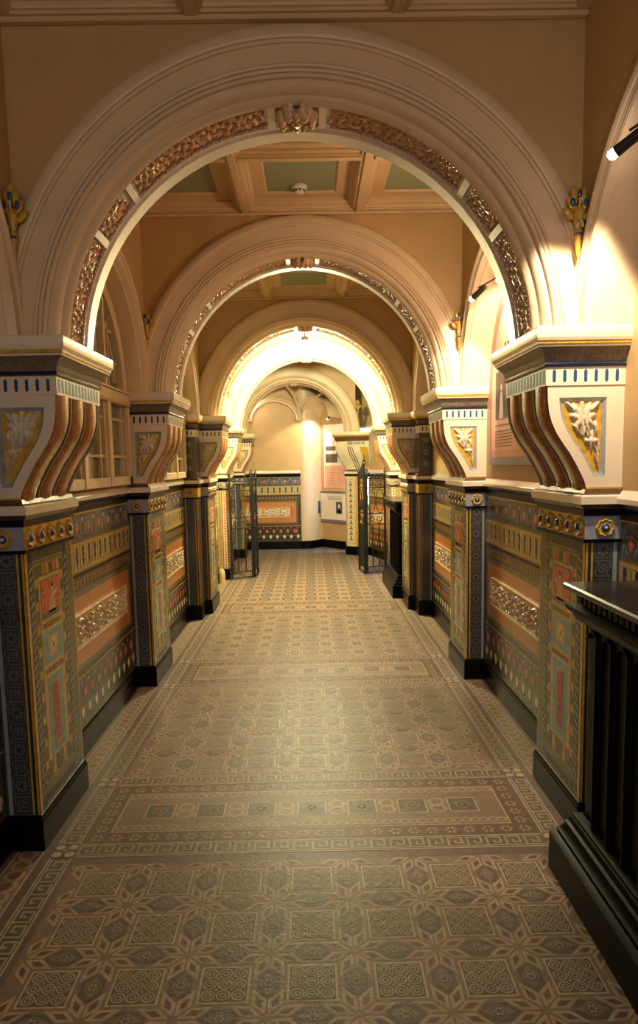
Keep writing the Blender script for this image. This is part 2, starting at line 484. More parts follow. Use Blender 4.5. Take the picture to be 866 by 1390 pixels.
def rosette(x, y, z, ax):
    mb = MB(); n = 8; r = .040
    prof = []
    P = []
    for i in range(33):
        a = 2*pi*i/32; rr = r*(.86+.14*abs(cos(4*a)))
        row = []
        for (f, h) in ((1,0),(1,.006),(.85,.013),(.55,.008),(.42,.010)):
            u, v = rr*f*cos(a), rr*f*sin(a)
            row.append((x-h, y+u, z+v) if ax == 'x' else (x+u, y-h, z+v))
        P.append(row)
    mb.grid(P, lambda i, j: 'g_gold' if j < 3 else 'g_cream')
    def dome(rad, h0, h1, m):
        Q = []
        for i in range(12):
            a = 2*pi*i/12; row = []
            for k in range(5):
                t = pi/2*k/4; u, v, h = rad*cos(t)*cos(a), rad*cos(t)*sin(a), h0+h1*sin(t)
                row.append((x-h, y+u, z+v) if ax == 'x' else (x+u, y-h, z+v))
            Q.append(row)
        mb.grid(Q, m, close_u=True)
    dome(.019, .007, .012, 'g_blue'); dome(.0065, .018, .004, 'g_cream')
    return mb
def corbel_relief():
    L = []
    for k in range(9):
        a = 2*pi*k/9+.2; L.append((.50+.19*cos(a), .76+.115*sin(a), .17, .055, a))
    L.append((.50, .76, .10, .065, 0))
    for k in range(6):
        a = 2*pi*k/6; L.append((.60+.14*cos(a), .44+.07*sin(a), .13, .035, a))
    L += [(.60,.44,.07,.04,0), (.82,.62,.05,.11,.1), (.25,.60,.12,.03,2.4), (.80,.92,.15,.035,.5), (.2,.92,.15,.035,2.6), (.72,.30,.05,.10,.2), (.75,.18,.14,.035,.9), (.62,.16,.12,.03,2.3), (.70,.07,.06,.05,0), (.86,.36,.10,.03,1.2), (.42,.56,.13,.03,.7)]
    return blobs(L)
CR = corbel_relief()
def corbel_face(mb, y, e, x1=1.275):
    """flat side of the scroll bracket with its sunk carved panel; e = outward direction along y"""
    n = len(SD)
    P = [[(x, y, z), (x1, y, z)] for x, z in SD]
    zt, zb, xr = 1.838, 1.525, 1.205
    def xl(z): return sx(z)+.045
    # face with hole: three strips
    N = 20; zs = [zb+(zt-zb)*k/N for k in range(N+1)]
    lo = [(x, z) for x, z in SD if z < zb]+[(sx(zb), zb)]; hi = [(sx(zt), zt)]+[(x, z) for x, z in SD if z > zt]
    mb.grid([[(x, y, z), (x1, y, z)] for x, z in lo], 'gloss_cream'); mb.grid([[(x, y, z), (x1, y, z)] for x, z in hi], 'gloss_cream')
    mb.grid([[(sx(z), y, z), (min(xl(z), xr-.02), y, z)] for z in zs], 'gloss_cream'); mb.grid([[(xr, y, z), (x1, y, z)] for z in zs], 'gloss_cream')
    L = [(min(xl(z), xr-.02), z) for z in zs]
    return L, xr, zs
def corbel_panel(y, e):
    mb = MB(); zt, zb, xr = 1.838, 1.525, 1.205; N = 24
    zs = [zb+(zt-zb)*k/N for k in range(N+1)]; xl = lambda z: min(sx(z)+.045, xr-.02)
    dp = .012
    # grey sloping frame
    def fr(z, t): pass
    outer = [(xl(z), z) for z in zs]+[(xr, z) for z in reversed(zs)]
    cx = lambda z: max(sx(z)+.060, 0)
    zi0, zi1 = zb+.02, zt-.014
    zin = [zi0+(zi1-zi0)*k/N for k in range(N+1)]
    inner = [(min(xl(z)+.013, xr-.026), z) for z in zin]+[(xr-.014, z) for z in reversed(zin)]
    n = len(outer)
    mb.grid([[(outer[k][0], y, outer[k][1]) , (inner[k][0], y-e*dp, inner[k][1])] for k in range(n)], 'g_slate_pale', close_u=True)
    def pos(u, v, h):
        z = zi0+(zi1-zi0)*v; a = min(xl(z)+.013, xr-.026); b = xr-.014
        return (a+(b-a)*u, y-e*dp+e*h, z)
    relief(mb, pos, CR, 34, 52, 'g_gold', 'g_relief', .016, .1)
    return mb
def corbel_band(y0, y1, bulge, m, n=6):
    mb = MB(); P = []
    for (x, z) in SD:
        P.append([(x-bulge*sqrt(max(0, 1-(2*k/n-1)**2)), y0+(y1-y0)*k/n, z) for k in range(n+1)])
    mb.grid(P, m); return mb
def make_pilaster(side, y, label, dx=0.0, outer=None, lit=False, narrow=False):
    """dx moves the whole pilaster inwards"""
    org = (side*1.2, PD/2, 0)
    root = thing('pilaster', label, 'pilaster', (side*1.2, y+PD/2, 0), 'tiled pilasters along the corridor')
    def B(mb, name, par=root, **k):
        if dx:
            mb.v = [(p[0]-dx if p[0] < WX-.001 else p[0], p[1], p[2]) for p in mb.v]
        return mb.build(name, par, side, org, **k)
    mb = MB(); mould(mb, [(.014,0),(.014,.125),(.010,.132),(.010,.140),(.004,.150),(-.004,.156)], 'g_skirting')
    mb.grid([[(WX,-.014,0),(PX-.014,-.014,0)],[(WX,PD+.014,0),(PX-.014,PD+.014,0)]], 'g_skirting'); B(mb, 'base')
    mb = MB(); mb.box(PX, 0, .15, WX, PD, 1.262, 'g_olive')
    pil_paint_near(mb); pil_paint_inner(mb); pil_paint_near(mb, y=PD, e=1); B(mb, 'shaft')
    # rosette band
    mb = MB(); mould(mb, [(.0,1.258),(.012,1.258),(.013,1.272)], 'g_black'); mould(mb, [(.008,1.272),(.008,1.366)], 'g_lavender')
    p = Paint(mb, lambda u, v, l: (PX-.008-l*E, u, v)); p.rect(-.006, 1.273, PD+.006, 1.365, 'g_gold', 1)
    band = B(mb, 'rosette_band')
    for k in range(5):
        B(rosette(PX-.0085, .045+.1175*k, 1.319, 'x'), 'rosette', band, smooth=True)
    B(rosette(1.207, -.008, 1.319, 'y'), 'rosette', band, smooth=True)
    # shelf moulding under the bracket
    mb = MB(); mould(mb, [(.008,1.366),(.016,1.370),(.016,1.393),(.020,1.395),(.034,1.412),(.036,1.415),(.036,1.446),(.030,1.452),(.018,1.458),(.012,1.475),(-.01,1.476)],
                     ['g_black','g_black','g_black','g_brown','g_brown','gloss_cream','gloss_cream','g_umber','g_umber','g_umber'])
    B(mb, 'shelf_moulding')
    # scroll bracket
    mb = MB(); corbel_face(mb, 0, -1); corbel_face(mb, PD, 1)
    mb.grid([[(x, 0, z), (x, PD, z)] for x, z in SD], 'g_brown')
    mb.box(PX-.005, -.004, 1.474, WX, PD+.004, 1.482, 'g_gold')
    cb = B(mb, 'scroll_bracket', smooth=True, ang=50)
    B(corbel_panel(0, -1), 'carved_panel', cb, smooth=True, ang=60)
    B(corbel_panel(PD, 1), 'carved_panel', cb, smooth=True, ang=60)
    x = .012
    for k in range(3):
        w = .128; y0 = .014+k*.185
        B(corbel_band(y0, y0+w, .016, 'g_corbel', 8), 'bracket_rib', cb, smooth=True, ang=50)
        mbl = MB()
        for (a, b, h, c) in ((w+.006, w+.014, .006, 'g_blue'), (w+.018, w+.034, .009, 'g_buff'), (w+.038, w+.046, .006, 'g_navy')):
            if y0+b < PD:
                q = corbel_band(y0+a, y0+b, h, c, 4); mbl.add(q.v, q.f, c)
        if mbl.f: B(mbl, 'bracket_reed', cb, smooth=True, ang=50)
    # fluted frieze
    CX = .965
    mb = MB(); mould(mb, [(-.01,1.884),(.004,1.885),(.004,1.957),(.0,1.958)], 'gloss_cream', x=CX)
    p = Paint(mb, lambda u, v, l: (u, -.004-l*E, v)); q = Paint(mb, lambda u, v, l: (u, PD+.004+l*E, v)); r = Paint(mb, lambda u, v, l: (CX-.004-l*E, u, v))
    for k in range(7):
        u = CX+.028+.0415*k; p.capsule(u, 1.897, 1.947, .0135, 'g_blue', 1); q.capsule(u, 1.897, 1.947, .0135, 'g_blue', 1)
    r.rect(-.002, 1.886, PD+.002, 1.956, 'fr_cream', 1)
    for k in range(13): u = .012+.0415*k; r.rect(u, 1.895, u+.024, 1.948, 'fr_brown', 2)
    B(mb, 'fluted_frieze')
    # cyma and abacus
    mb = MB(); mould(mb, [(.002,1.956),(.012,1.960),(.014,1.967),(.010,1.974)], 'g_navy', x=CX)
    mould(mb, [(.006,1.974),(.010,1.978),(.014,1.995),(.022,2.010),(.034,2.022),(.040,2.028)], 'g_taupe', x=CX)
    B(mb, 'cyma', smooth=True, ang=40)
    mb = MB(); mould(mb, [(.030,2.026),(.044,2.030),(.046,2.037),(.050,2.040),(.052,2.050),(.055,2.052),(.058,2.060),(.060,2.064),(.060,2.100),(.056,2.105)],
                     ['gloss_cream','gloss_cream','g_gold','g_gold','gloss_cream','gloss_cream','gloss_cream','gloss_cream','gloss_cream'], x=CX)
    mb.quad((WX,-.056,2.105),(CX-.056,-.056,2.105),(CX-.056,PD+.056,2.105),(WX,PD+.056,2.105), 'gloss_cream')
    B(mb, 'abacus', smooth=True, ang=30)
    return root
LAB = {
 (1,0): 'nearest right tiled pilaster with scroll bracket, partly behind the large black radiator cabinet',
 (-1,0): 'nearest left tiled pilaster with scroll bracket, cut by the left frame edge',
 (1,1): 'second tiled pilaster on the right, between the first poster and the third pilaster',
 (-1,1): 'second tiled pilaster on the left, just beyond the tall cream window',
 (1,2): 'third tiled pilaster on the right, dark, just before the far black cabinet',
 (-1,2): 'third tiled pilaster on the left, dark, before the yellow lit pilaster',
 (1,3): 'yellow lit pilaster on the right, above the far black cabinet and beside the iron gate',
 (-1,3): 'yellow lit pilaster with red tile strip, left, beside iron gate'}
PROOT = {}
for side in (-1, 1):
    a = make_pilaster(side, PIL[0], LAB[side,0]); PROOT[side,0] = a
    c = repeat(a, (side*1.2, PIL[1]+PD/2, 0), LAB[side,1])
    make_pilaster(side, PIL[2], LAB[side,2], dx=.065)
# fourth pair: arabesque face and red chequers; ochre ground paints in yellow lamplight
def fourth(side):
    c = copy_tree(PROOT[side,0]); c.location = (side*1.2, PIL[3]+PD/2, 0); c['label'] = LAB[side,3]
    mb = MB(); p = Paint(mb, lambda u, v, l: (u, -.002-l*E, v))
    x = PX
    p.rect(x, .156, WX-.002, 1.258, 'g_ochre', 1)
    p.rect(x+.012, .158, x+.062, 1.25, 'g_cream', 2)
    for k in range(30):
        z = .175+.0362*k; p.poly([(x+.037,z-.013),(x+.052,z),(x+.037,z+.013),(x+.022,z)], 'g_red', 3)
    p.rect(x+.068, .158, x+.074, 1.25, 'g_dkgreen', 2)
    p.rect(x+.078, .20, x+.132, 1.25, 'g_buff', 2)
    for k in range(17):
        z = .225+.061*k; p.ring(x+.105, z, .010, .016, 'g_green', 3, 8); p.flower(x+.105, z+.03, .012, 'g_brown', 'g_gold', 3, 4)
    mb.build('face_tiles', c, side, (side*1.2, PD/2, 0))
for side in (-1, 1): fourth(side)
# plain tiled pier standing in front of the third pilaster
def pier(side):
    d = .28; y0 = 7.18
    root = thing('tiled_pier', ('flat dark tiled pier just in front of the third pilaster on the '+LR[side]), 'pier', (side*1.2, y0+d/2, 0), 'flat tiled piers')
    org = (side*1.2, y0+d/2, 0)
    mb = MB(); mould(mb, [(.012,0),(.012,.125),(.004,.150),(-.004,.156)], 'g_skirting', y0=y0, y1=y0+d); mb.build('base', root, side, org)
    mb = MB(); mb.box(PX, y0, .15, WX, y0+d, 1.262, 'g_brown'); pil_paint_near(mb, y=y0); mb.build('shaft', root, side, org)
    mb = MB(); mould(mb, [(.0,1.258),(.012,1.258),(.013,1.272),(.008,1.272),(.008,1.366),(.016,1.370),(.016,1.393),(.034,1.412),(.036,1.446),(.018,1.458),(.012,1.475),(-.01,1.476)],
        ['g_black','g_black','g_black','g_gold','g_black','g_black','g_brown','gloss_cream','g_umber','g_umber','g_umber'], y0=y0, y1=y0+d); sh = mb.build('shelf_moulding', root, side, org)
    r = rosette(1.207, y0-.008, 1.319, 'y'); r.build('rosette', sh, side, org, smooth=True)
    mb = MB(); mb.box(PX, y0, 1.474, WX, y0+d, 1.89, 'g_brown'); p = Paint(mb, lambda u, v, l: (u, y0-l*E, v))
    p.rect(PX+.02, 1.50, WX-.02, 1.86, 'g_slate', 1)
    for k in range(3): p.flower(1.205, 1.57+.12*k, .027, 'g_slate_pale', 'g_navy', 2, 8)
    mould(mb, [(.002,1.885),(.004,1.957),(.014,1.967),(.010,1.974),(.022,2.010),(.040,2.028),(.046,2.037),(.052,2.050),(.058,2.064),(.058,2.105)],
        ['gloss_cream','g_navy','g_navy','g_umber','g_umber','g_gold','g_gold','gloss_cream','gloss_cream'], y0=y0, y1=y0+d)
    for k in range(3): p.capsule(1.17+.04*k, 1.897, 1.947, .0135, 'g_blue', 12)
    mb.quad((WX,y0-.05,2.105),(PX-.05,y0-.05,2.105),(PX-.05,y0+d,2.105),(WX,y0+d,2.105),'gloss_cream')
    mb.build('capital', root, side, org)
for side in (-1, 1): pier(side)

# ------------------------------------------------------------------ transverse arches
APROF = [(1.19,.06),(1.19,.028),(1.183,.016),(1.170,.008),(1.155,.004),(1.142,.004),(1.134,.008),(1.133,.018),(1.122,.018),(1.120,.027),(1.112,.027),
         (1.052,.027),(1.0505,.018),(1.043,.014),(1.0355,.018),(1.034,.028),(1.0325,.018),(1.025,.014),(1.0175,.018),(1.016,.028),(1.0145,.018),(1.006,.014),(1.000,.018),(.9985,.036),
         (.992,.036),(.985,.036),(.977,.040),(.968,.050),(.963,.062),(.960,.072),(.953,.076),(.946,.082),(.940,.090),(.936,.098),(.935,.108)]
BPROF = [(.935,.276),(.938,.30),(.930,.312),(.930,.395),(.936,.402),(.960,.405),(1.0,.43),(1.05,.44),(1.115,.44),(1.17,.45),(1.19,.47),(1.19,.50)]
def arch_sweep(mb, prof, m, rs=0, zc=ZC, n=72, cx=0, y0=0, a0=0, a1=pi, lim=None):
    P = []
    for k in range(n+1):
        a = a0+(a1-a0)*k/n
        row = []
        for r, y in prof:
            X = (r+rs)*cos(a)
            if lim: X = max(-lim, min(lim, X))
            row.append((cx+X, y0+y, max(2.106, zc+(r+rs)*sin(a))))
        P.append(row)
    mb.grid(P, m)
def spandrel(mb, y, r, cx=0, xl=-UX, xr=UX, zc=ZC, zt=CZ+.004, n=64, m='buff_plaster'):
    """wall above the arch with a round opening of radius r"""
    P = []
    for k in range(n+1):
        a = pi*k/n; c, s = cos(a), sin(a)
        px, pz = cx+r*c, zc+r*s
        px = max(xl, min(xr, px))
        P.append([(px, y, pz), (px, y, zt)])
    mb.grid(P, m)
def make_arch(y, label, rs=0, zc=ZC, cx=0, lim=UX+.02):
    org = (cx, y+.28, zc)
    root = thing('arch', label, 'arch', (cx, y+.28, zc), 'moulded round arches across the corridor')
    mb = MB(); arch_sweep(mb, APROF, 'cream_plaster', rs, zc, cx=cx, y0=y, lim=lim)
    arch_sweep(mb, [(.935,.108),(.952,.110),(.952,.274),(.935,.276)], 'gloss_cream', rs, zc, cx=cx, y0=y, lim=lim)
    arch_sweep(mb, BPROF, 'gloss_cream', rs, zc, cx=cx, y0=y, lim=lim)
    mb.build('moulding', root, 1, org, smooth=True, ang=24)
    mb = MB(); L = max(-UX, cx-1.5) if rs == 0 else -1.15
    spandrel(mb, y+.06, 1.12+rs, cx=cx, zc=zc, xl=L if rs else -UX, xr=WX if rs else UX); spandrel(mb, y+.50, 1.12+rs, cx=cx, zc=zc, xl=L if rs else -UX, xr=WX if rs else UX)
    mb.build('spandrel', root, 1, org)
    R = .952+rs
    segs = [(2, 29, 5), (32, 42, 2), (46, 82, 6), (98, 134, 6), (138, 148, 2), (151, 178, 5)]
    for q, (a, b, ns) in enumerate(segs):
        mb = MB(); f = scroll((radians(b-a)*R)/.17, ns, q+3); A, Bq = radians(a), radians(b)
        def pos(u, v, h):
            t = A+(Bq-A)*u; r = R-.002-h; yy = y+.118+.150*v
            return (cx+r*cos(t), yy, zc+r*sin(t))
        relief(mb, pos, f, max(12, int((b-a)*2.4)), 18, 'gilt_ground', 'gilt_relief', .015, .3)
        # beaded edge
        n = int((b-a)*.9)
        for k in range(n):
            t = A+(Bq-A)*(k+.5)/n
            for yy in (.115, .270):
                mb.ell((cx+(R-.012)*cos(t), y+yy, zc+(R-.012)*sin(t)), (.006,.006,.006), 'gilt_relief', 5, 3)
        mb.build('gilded_panel', root, 1, org, smooth=True, ang=60)
    # plain ribs between the panels
    for a in (30.5, 44, 83.7, 96.3, 136, 149.5):
        mb = MB()
        for da in (0,):
            t0, t1 = radians(a+da-.9), radians(a+da+.9)
            v = [(cx+r*cos(t), y+yy, zc+r*sin(t)) for r in (R+.002, R-.018) for t in (t0, t1) for yy in (.108, .276)]
            mb.add(v, [(4,5,7,6),(0,4,6,2),(1,3,7,5),(0,1,5,4),(2,6,7,3)], 'gloss_cream')
        mb.build('rib', root, 1, org)
    # keystone : carved bearded mask with curling hair
    mb = MB()
    L = [(.5,.5,.2,.30,0),(.5,.40,.07,.14,0),(.5,.15,.14,.2,0),(.38,.62,.07,.05,0),(.62,.62,.07,.05,0),(.3,.85,.16,.12,.5),(.7,.85,.16,.12,-.5),(.5,.92,.14,.1,0),
         (.14,.6,.13,.14,0),(.86,.6,.13,.14,0),(.16,.3,.12,.14,.4),(.84,.3,.12,.14,-.4),(.36,.12,.09,.13,.4),(.64,.12,.09,.13,-.4)]
    f = blobs(L)
    A, Bq = radians(84.8), radians(95.2)
    def pos(u, v, h):
        t = A+(Bq-A)*u; r = R-.012-h*(.6+.6*v); yy = y+.280-.190*v
        return (cx+r*cos(t), yy, zc+r*sin(t))
    relief(mb, pos, f, 36, 36, 'gilt_ground', 'gilt_relief', .055, .08)
    mb.build('keystone', root, 1, org, smooth=True, ang=60)
    return root
AL = ['large cream moulded arch nearest the camera with gilded soffit panels', 'second arch from the camera, peach toned, framed by the nearest arch',
      'third arch, dim olive face around the bright glow', 'fourth arch beyond the glare, its face lit brilliant yellow white']
ar = make_arch(PIL[0], AL[0])
for k in (1, 2, 3): repeat(ar, (0, PIL[k]+.28, ZC), AL[k]).scale = (1, 1, 1.04)
A5 = (-.22, 11.95, 2.10)
make_arch(A5[1], 'farthest pale yellow arch opening onto the vaulted end room', rs=-.09, zc=A5[2], cx=A5[0], lim=1.3)

# ------------------------------------------------------------------ side walls
BAYS = [(1.18, 2.81), (3.37, 4.99), (5.55, 7.18), (8.03, 9.70), (10.26, 11.95)]
for side in (-1, 1):
    mb = MB()
    y_end = 12.0 if side == 1 else 14.2
    mb.box(WX, -3.0, 0, WX+.12, y_end, CZ+.25, 'buff_plaster')
    o = mb.build('wall_'+LR[side], None, side); structure(o, LR[side]+' corridor wall behind the tiled dado')
    mb = MB()
    # upper wall with round headed recesses
    cy = [((a+b)/2, .86) for a, b in BAYS]
    cuts = []
    yprev = -3.0
    for (c, r) in cy:
        r = min(r, .86)
        mb.quad((UX, yprev, 2.1), (UX, c-r, 2.1), (UX, c-r, CZ+.2), (UX, yprev, CZ+.2), 'buff_plaster')
        if yprev > -2: mb.quad((UX, yprev, 2.1), (UX, c-r, 2.1), (WX, c-r, 2.1), (WX, yprev, 2.1), 'buff_plaster')
        P = []
        for k in range(41):
            a = pi*k/40; P.append([(UX, c-r*cos(a), ZC+.05+(r-.05)*sin(a)), (UX, c-r*cos(a), CZ+.2)])
        mb.grid(P, 'buff_plaster')
        yprev = c+r
    mb.quad((UX, yprev, 2.1), (UX, 12.0, 2.1), (UX, 12.0, CZ+.2), (UX, yprev, CZ+.2), 'buff_plaster')
    o = mb.build('wall_'+LR[side], None, side); structure(o, LR[side]+' upper wall, buff plaster with round headed recesses')
mb = MB(); mb.box(-1.4, -3.1, 0, 1.4, -3.0, 3.6, 'buff_plaster'); structure(mb.build('wall_back'), 'wall behind the camera')

# round wall arches in each bay
def make_wall_arch(side, c, label):
    root = thing('wall_arch', label, 'arch', (side*UX, c, 2.05), 'round wall arches along the sides')
    prof = [(.885,1.112),(.885,1.092),(.875,1.084),(.862,1.082),(.852,1.088),(.848,1.096),(.842,1.096),(.838,1.100),(.822,1.100),(.819,1.094),(.813,1.094),(.810,1.100),(.806,1.094),(.800,1.094),(.797,1.102),
            (.793,1.110),(.788,1.124),(.780,1.130),(.772,1.20),(.762,1.262),(.758,1.276)]
    mb = MB(); P = []
    for k in range(57):
        a = pi*k/56; P.append([(x, -r*cos(a), max(.056, r*sin(a))) for r, x in prof])
    mb.grid(P, 'cream_plaster')
    mb.build('moulding', root, side, (side*UX, 0, 0), smooth=True, ang=24)
    return root
for side in (-1, 1):
    r0 = None
    for k, (a, b) in enumerate(BAYS):
        lab = '%s wall arch %s' % (('cream', 'cream', 'olive lit', 'yellow lit', 'pale')[k], ('beside the camera on the ', 'between the first and second pilasters on the ', 'between the second and third pilasters on the ', 'before the yellow lit pilaster on the ', 'beyond the iron gate on the ')[k]+LR[side])
        if r0 is None: r0 = make_wall_arch(side, (a+b)/2, lab)
        else: repeat(r0, (side*UX, (a+b)/2, 2.05), lab)

# ------------------------------------------------------------------ tiled dado
def dado_paint(p, u0, u1, sc=1.0):
    """paint one dado field; p paints at (u along wall, z)"""
    W = u1-u0
    p.rect(u0, .15, u1, 1.372, 'g_brown', 1)
    # floral band of tulips
    p.rect(u0, .160, u1, .430, 'g_floral', 2); p.rect(u0, .160, u1, .168, 'g_olive', 3)
    n = max(2, round(W/.125)); st = W/n
    for k in range(n):
        u = u0+(k+.5)*st
        for (dz, c, o) in ((.0, 'g_cream', 0), (.105, 'g_coral', .5)):
            x = u+(o*st if k < n-1 else -0.25*st*o*2)
            z = .215+dz
            p.seg((x, z-.035), (x, z+.03), .006, 'g_green', 3)
            p.poly([(x-.026,z+.018),(x-.014,z-.004),(x,z-.012),(x+.014,z-.004),(x+.026,z+.018),(x+.022,z+.056),(x+.009,z+.040),(x,z+.070),(x-.009,z+.040),(x-.022,z+.056)], c, 4)
            p.poly([(x,z-.030),(x+.028,z-.012),(x+.022,z-.002)], 'g_olive', 3); p.poly([(x,z-.030),(x-.028,z-.012),(x-.022,z-.002)], 'g_olive', 3)
        p.disc(u, .400, .012, 'g_buff', 3, 6); p.disc(u+(st/2 if k < n-1 else 0), .255, .010, 'g_ochre', 3, 6)
    p.rect(u0, .432, u1, .440, 'g_ochre', 2)
    for k in range(int(W/.03)): p.poly([(u0+.03*k+.003,.447),(u0+.03*k+.027,.447),(u0+.03*k+.015,.470)], 'g_umber', 2)
    # orange field with green border
    a, b = u0+.06, u1-.06
    p.rect(a, .478, b, .915, 'g_olive', 2); p.rect(a+.035, .505, b-.035, .885, 'g_orange', 3)
    p.rect(a+.09, .575, b-.09, .815, 'g_ochre', 4); p.rect(a+.096, .581, b-.096, .809, 'g_coral', 5)
    for s, uu in ((1, a+.10), (-1, b-.10)):
        for k in range(13): p.rect(min(uu, uu+s*.035), .590+.0165*k, max(uu, uu+s*.035), .597+.0165*k, 'g_red', 6)
    # brown key band
    p.rect(u0, .925, u1, .998, 'g_umber', 2)
    for k in range(int(W/.062)):
        u = u0+.062*k+.031; p.ring(u, .961, .012, .019, 'g_ochre', 3, 8); p.poly([(u+.022,.961),(u+.031,.978),(u+.040,.961),(u+.031,.944)], 'g_dkgreen', 3)
    # gilt cornices and balusters
    p.rect(u0, 1.000, u1, 1.010, 'g_black', 2); p.rect(u0, 1.010, u1, 1.022, 'g_olive', 2); p.rect(u0, 1.022, u1, 1.032, 'g_gold', 2)
    p.rect(u0, 1.032, u1, 1.172, 'g_buff', 2); p.rect(u0, 1.172, u1, 1.183, 'g_gold', 2); p.rect(u0, 1.183, u1, 1.197, 'g_olive', 2)
    n = max(2, round(W/.108)); st = W/n
    for k in range(n):
        u = u0+(k+.5)*st
        p.frame(u-st/2+.004, 1.040, u+st/2-.004, 1.166, .004, 'g_gold', 3)
        p.rect(u-st/2-.0015, 1.034, u-st/2+.0015, 1.170, 'g_brown', 4)
        p.disc(u, 1.141, .019, 'g_slate', 4, 10, .021); p.disc(u, 1.113, .017, 'g_umber', 5, 10, .022); p.disc(u, 1.082, .016, 'g_slate', 4, 10, .020); p.disc(u, 1.058, .012, 'g_umber', 5, 8, .012)
    # dark frieze
    p.rect(u0, 1.197, u1, 1.350, 'g_frieze', 2)
    n = max(2, round(W/.20)); st = W/n
    for k in range(n):
        u = u0+(k+.5)*st
        p.ring(u, 1.215, .070, .078, 'g_slate_pale', 3, 12, .1, pi-.1)
        for (du, dz) in ((0,.030),(-.017,.012),(.017,.012),(0,-.006)): p.disc(u+du, 1.250+dz, .0125, 'g_coral', 4, 6, .018)
        p.disc(u, 1.262, .008, 'g_cream', 5, 6)
        for q in (-1, 1):
            p.seg((u+q*.03, 1.215), (u+q*.085, 1.300), .007, 'g_slate_pale', 3); p.disc(u+q*.092, 1.310, .012, 'g_lavender', 3, 6)
    p.rect(u0, 1.342, u1, 1.350, 'g_gold', 3)
def ledge(mb, u0, u1, f):
    """shelf moulding along a wall: f(u, projection, z)"""
    prof = [(0,1.350),(.006,1.352),(.008,1.392),(.020,1.398),(.030,1.412),(.034,1.416),(.034,1.436),(.030,1.442),(.0,1.468),(-.001,1.47)]
    ms = ['g_black','g_black','g_black','g_brown','g_brown','gloss_cream','gloss_cream','gloss_cream','gloss_cream']
    mb.grid([[f(u0, o, z), f(u1, o, z)] for o, z in prof], lambda i, j: ms[i])
def skirting(mb, u0, u1, f):
    prof = [(.016,0),(.016,.118),(.011,.124),(.011,.134),(.005,.145),(.0,.152)]
    mb.grid([[f(u0, o, z), f(u1, o, z)] for o, z in prof], 'g_skirting')
def make_dado(name_label, L, f, org, parent_loc, side=1, rot=0, group='tiled dado panels'):
    """f(u, projection, z) gives the point for side 1"""
    root = thing('tiled_dado', name_label, 'dado', parent_loc, group)
    mb = MB(); skirting(mb, 0, L, f); mb.build('skirting', root, side, org)
    mb = MB(); dado_paint(Paint(mb, lambda u, v, l: f(u, .001+l*E, v)), 0.002, L-.002); mb.build('tile_field', root, side, org)
    mb = MB(); ledge(mb, 0, L, f); mb.build('ledge', root, side, org, smooth=True, ang=30)
    a, b = .215, L-.215
    if b-a > .2:
        mb = MB(); z0, z1 = .600, .792
        g = lambda u, v, h: f(a+(b-a)*u, .006+h, z0+.012+(z1-z0-.024)*v)
        # raised cream frame
        for (u0_, v0_, u1_, v1_) in ((a-.01,z0,b+.01,z0+.012),(a-.01,z1-.008,b+.01,z1),(a-.01,z0,a,z1),(b,z0,b+.01,z1)):
            P = [f(u0_,.002,v0_),f(u1_,.002,v0_),f(u1_,.002,v1_),f(u0_,.002,v1_),f(u0_,.016,v0_),f(u1_,.016,v0_),f(u1_,.016,v1_),f(u0_,.016,v1_)]
            mb.add(P, [(4,5,6,7),(0,1,5,4),(1,2,6,5),(2,3,7,6),(3,0,4,7)], 'g_cream')
        n = max(2, round((b-a)/.17))
        relief(mb, g, scroll((b-a)/.17, n, 5), int((b-a)/.0085), 20, 'g_relief_gold', 'g_relief', .016, .15)
        mb.build('relief_panel', root, side, org, smooth=True, ang=60)
    return root
for side in (-1, 1):
    r0 = None
    for k, (a, b) in enumerate(BAYS):
        if k == 4: b = 11.95 if side == -1 else 11.14
        lab = 'colourful tiled dado with relief panel %s on the %s' % (('beside the camera', 'between the first and second pilasters', 'between the second and third pilasters', 'between the third and yellow lit pilasters', 'beyond the iron gate')[k], LR[side])
        if k == 1:
            L = b-a
            r0 = make_dado(lab, L, lambda u, o, z: (WX-o, u, z), (side*WX, L/2, 0), (side*WX, (a+b)/2, 0), side)
        elif k == 0:
            L = b-a
            make_dado(lab, L, lambda u, o, z: (WX-o, u, z), (side*WX, L/2, 0), (side*WX, (a+b)/2, 0), side)
        elif k == 2: repeat(r0, (side*WX, (a+b)/2, 0), lab)
        else:
            L = b-a; make_dado(lab, L, lambda u, o, z: (WX-o, u, z), (side*WX, L/2, 0), (side*WX, (a+b)/2, 0), side)

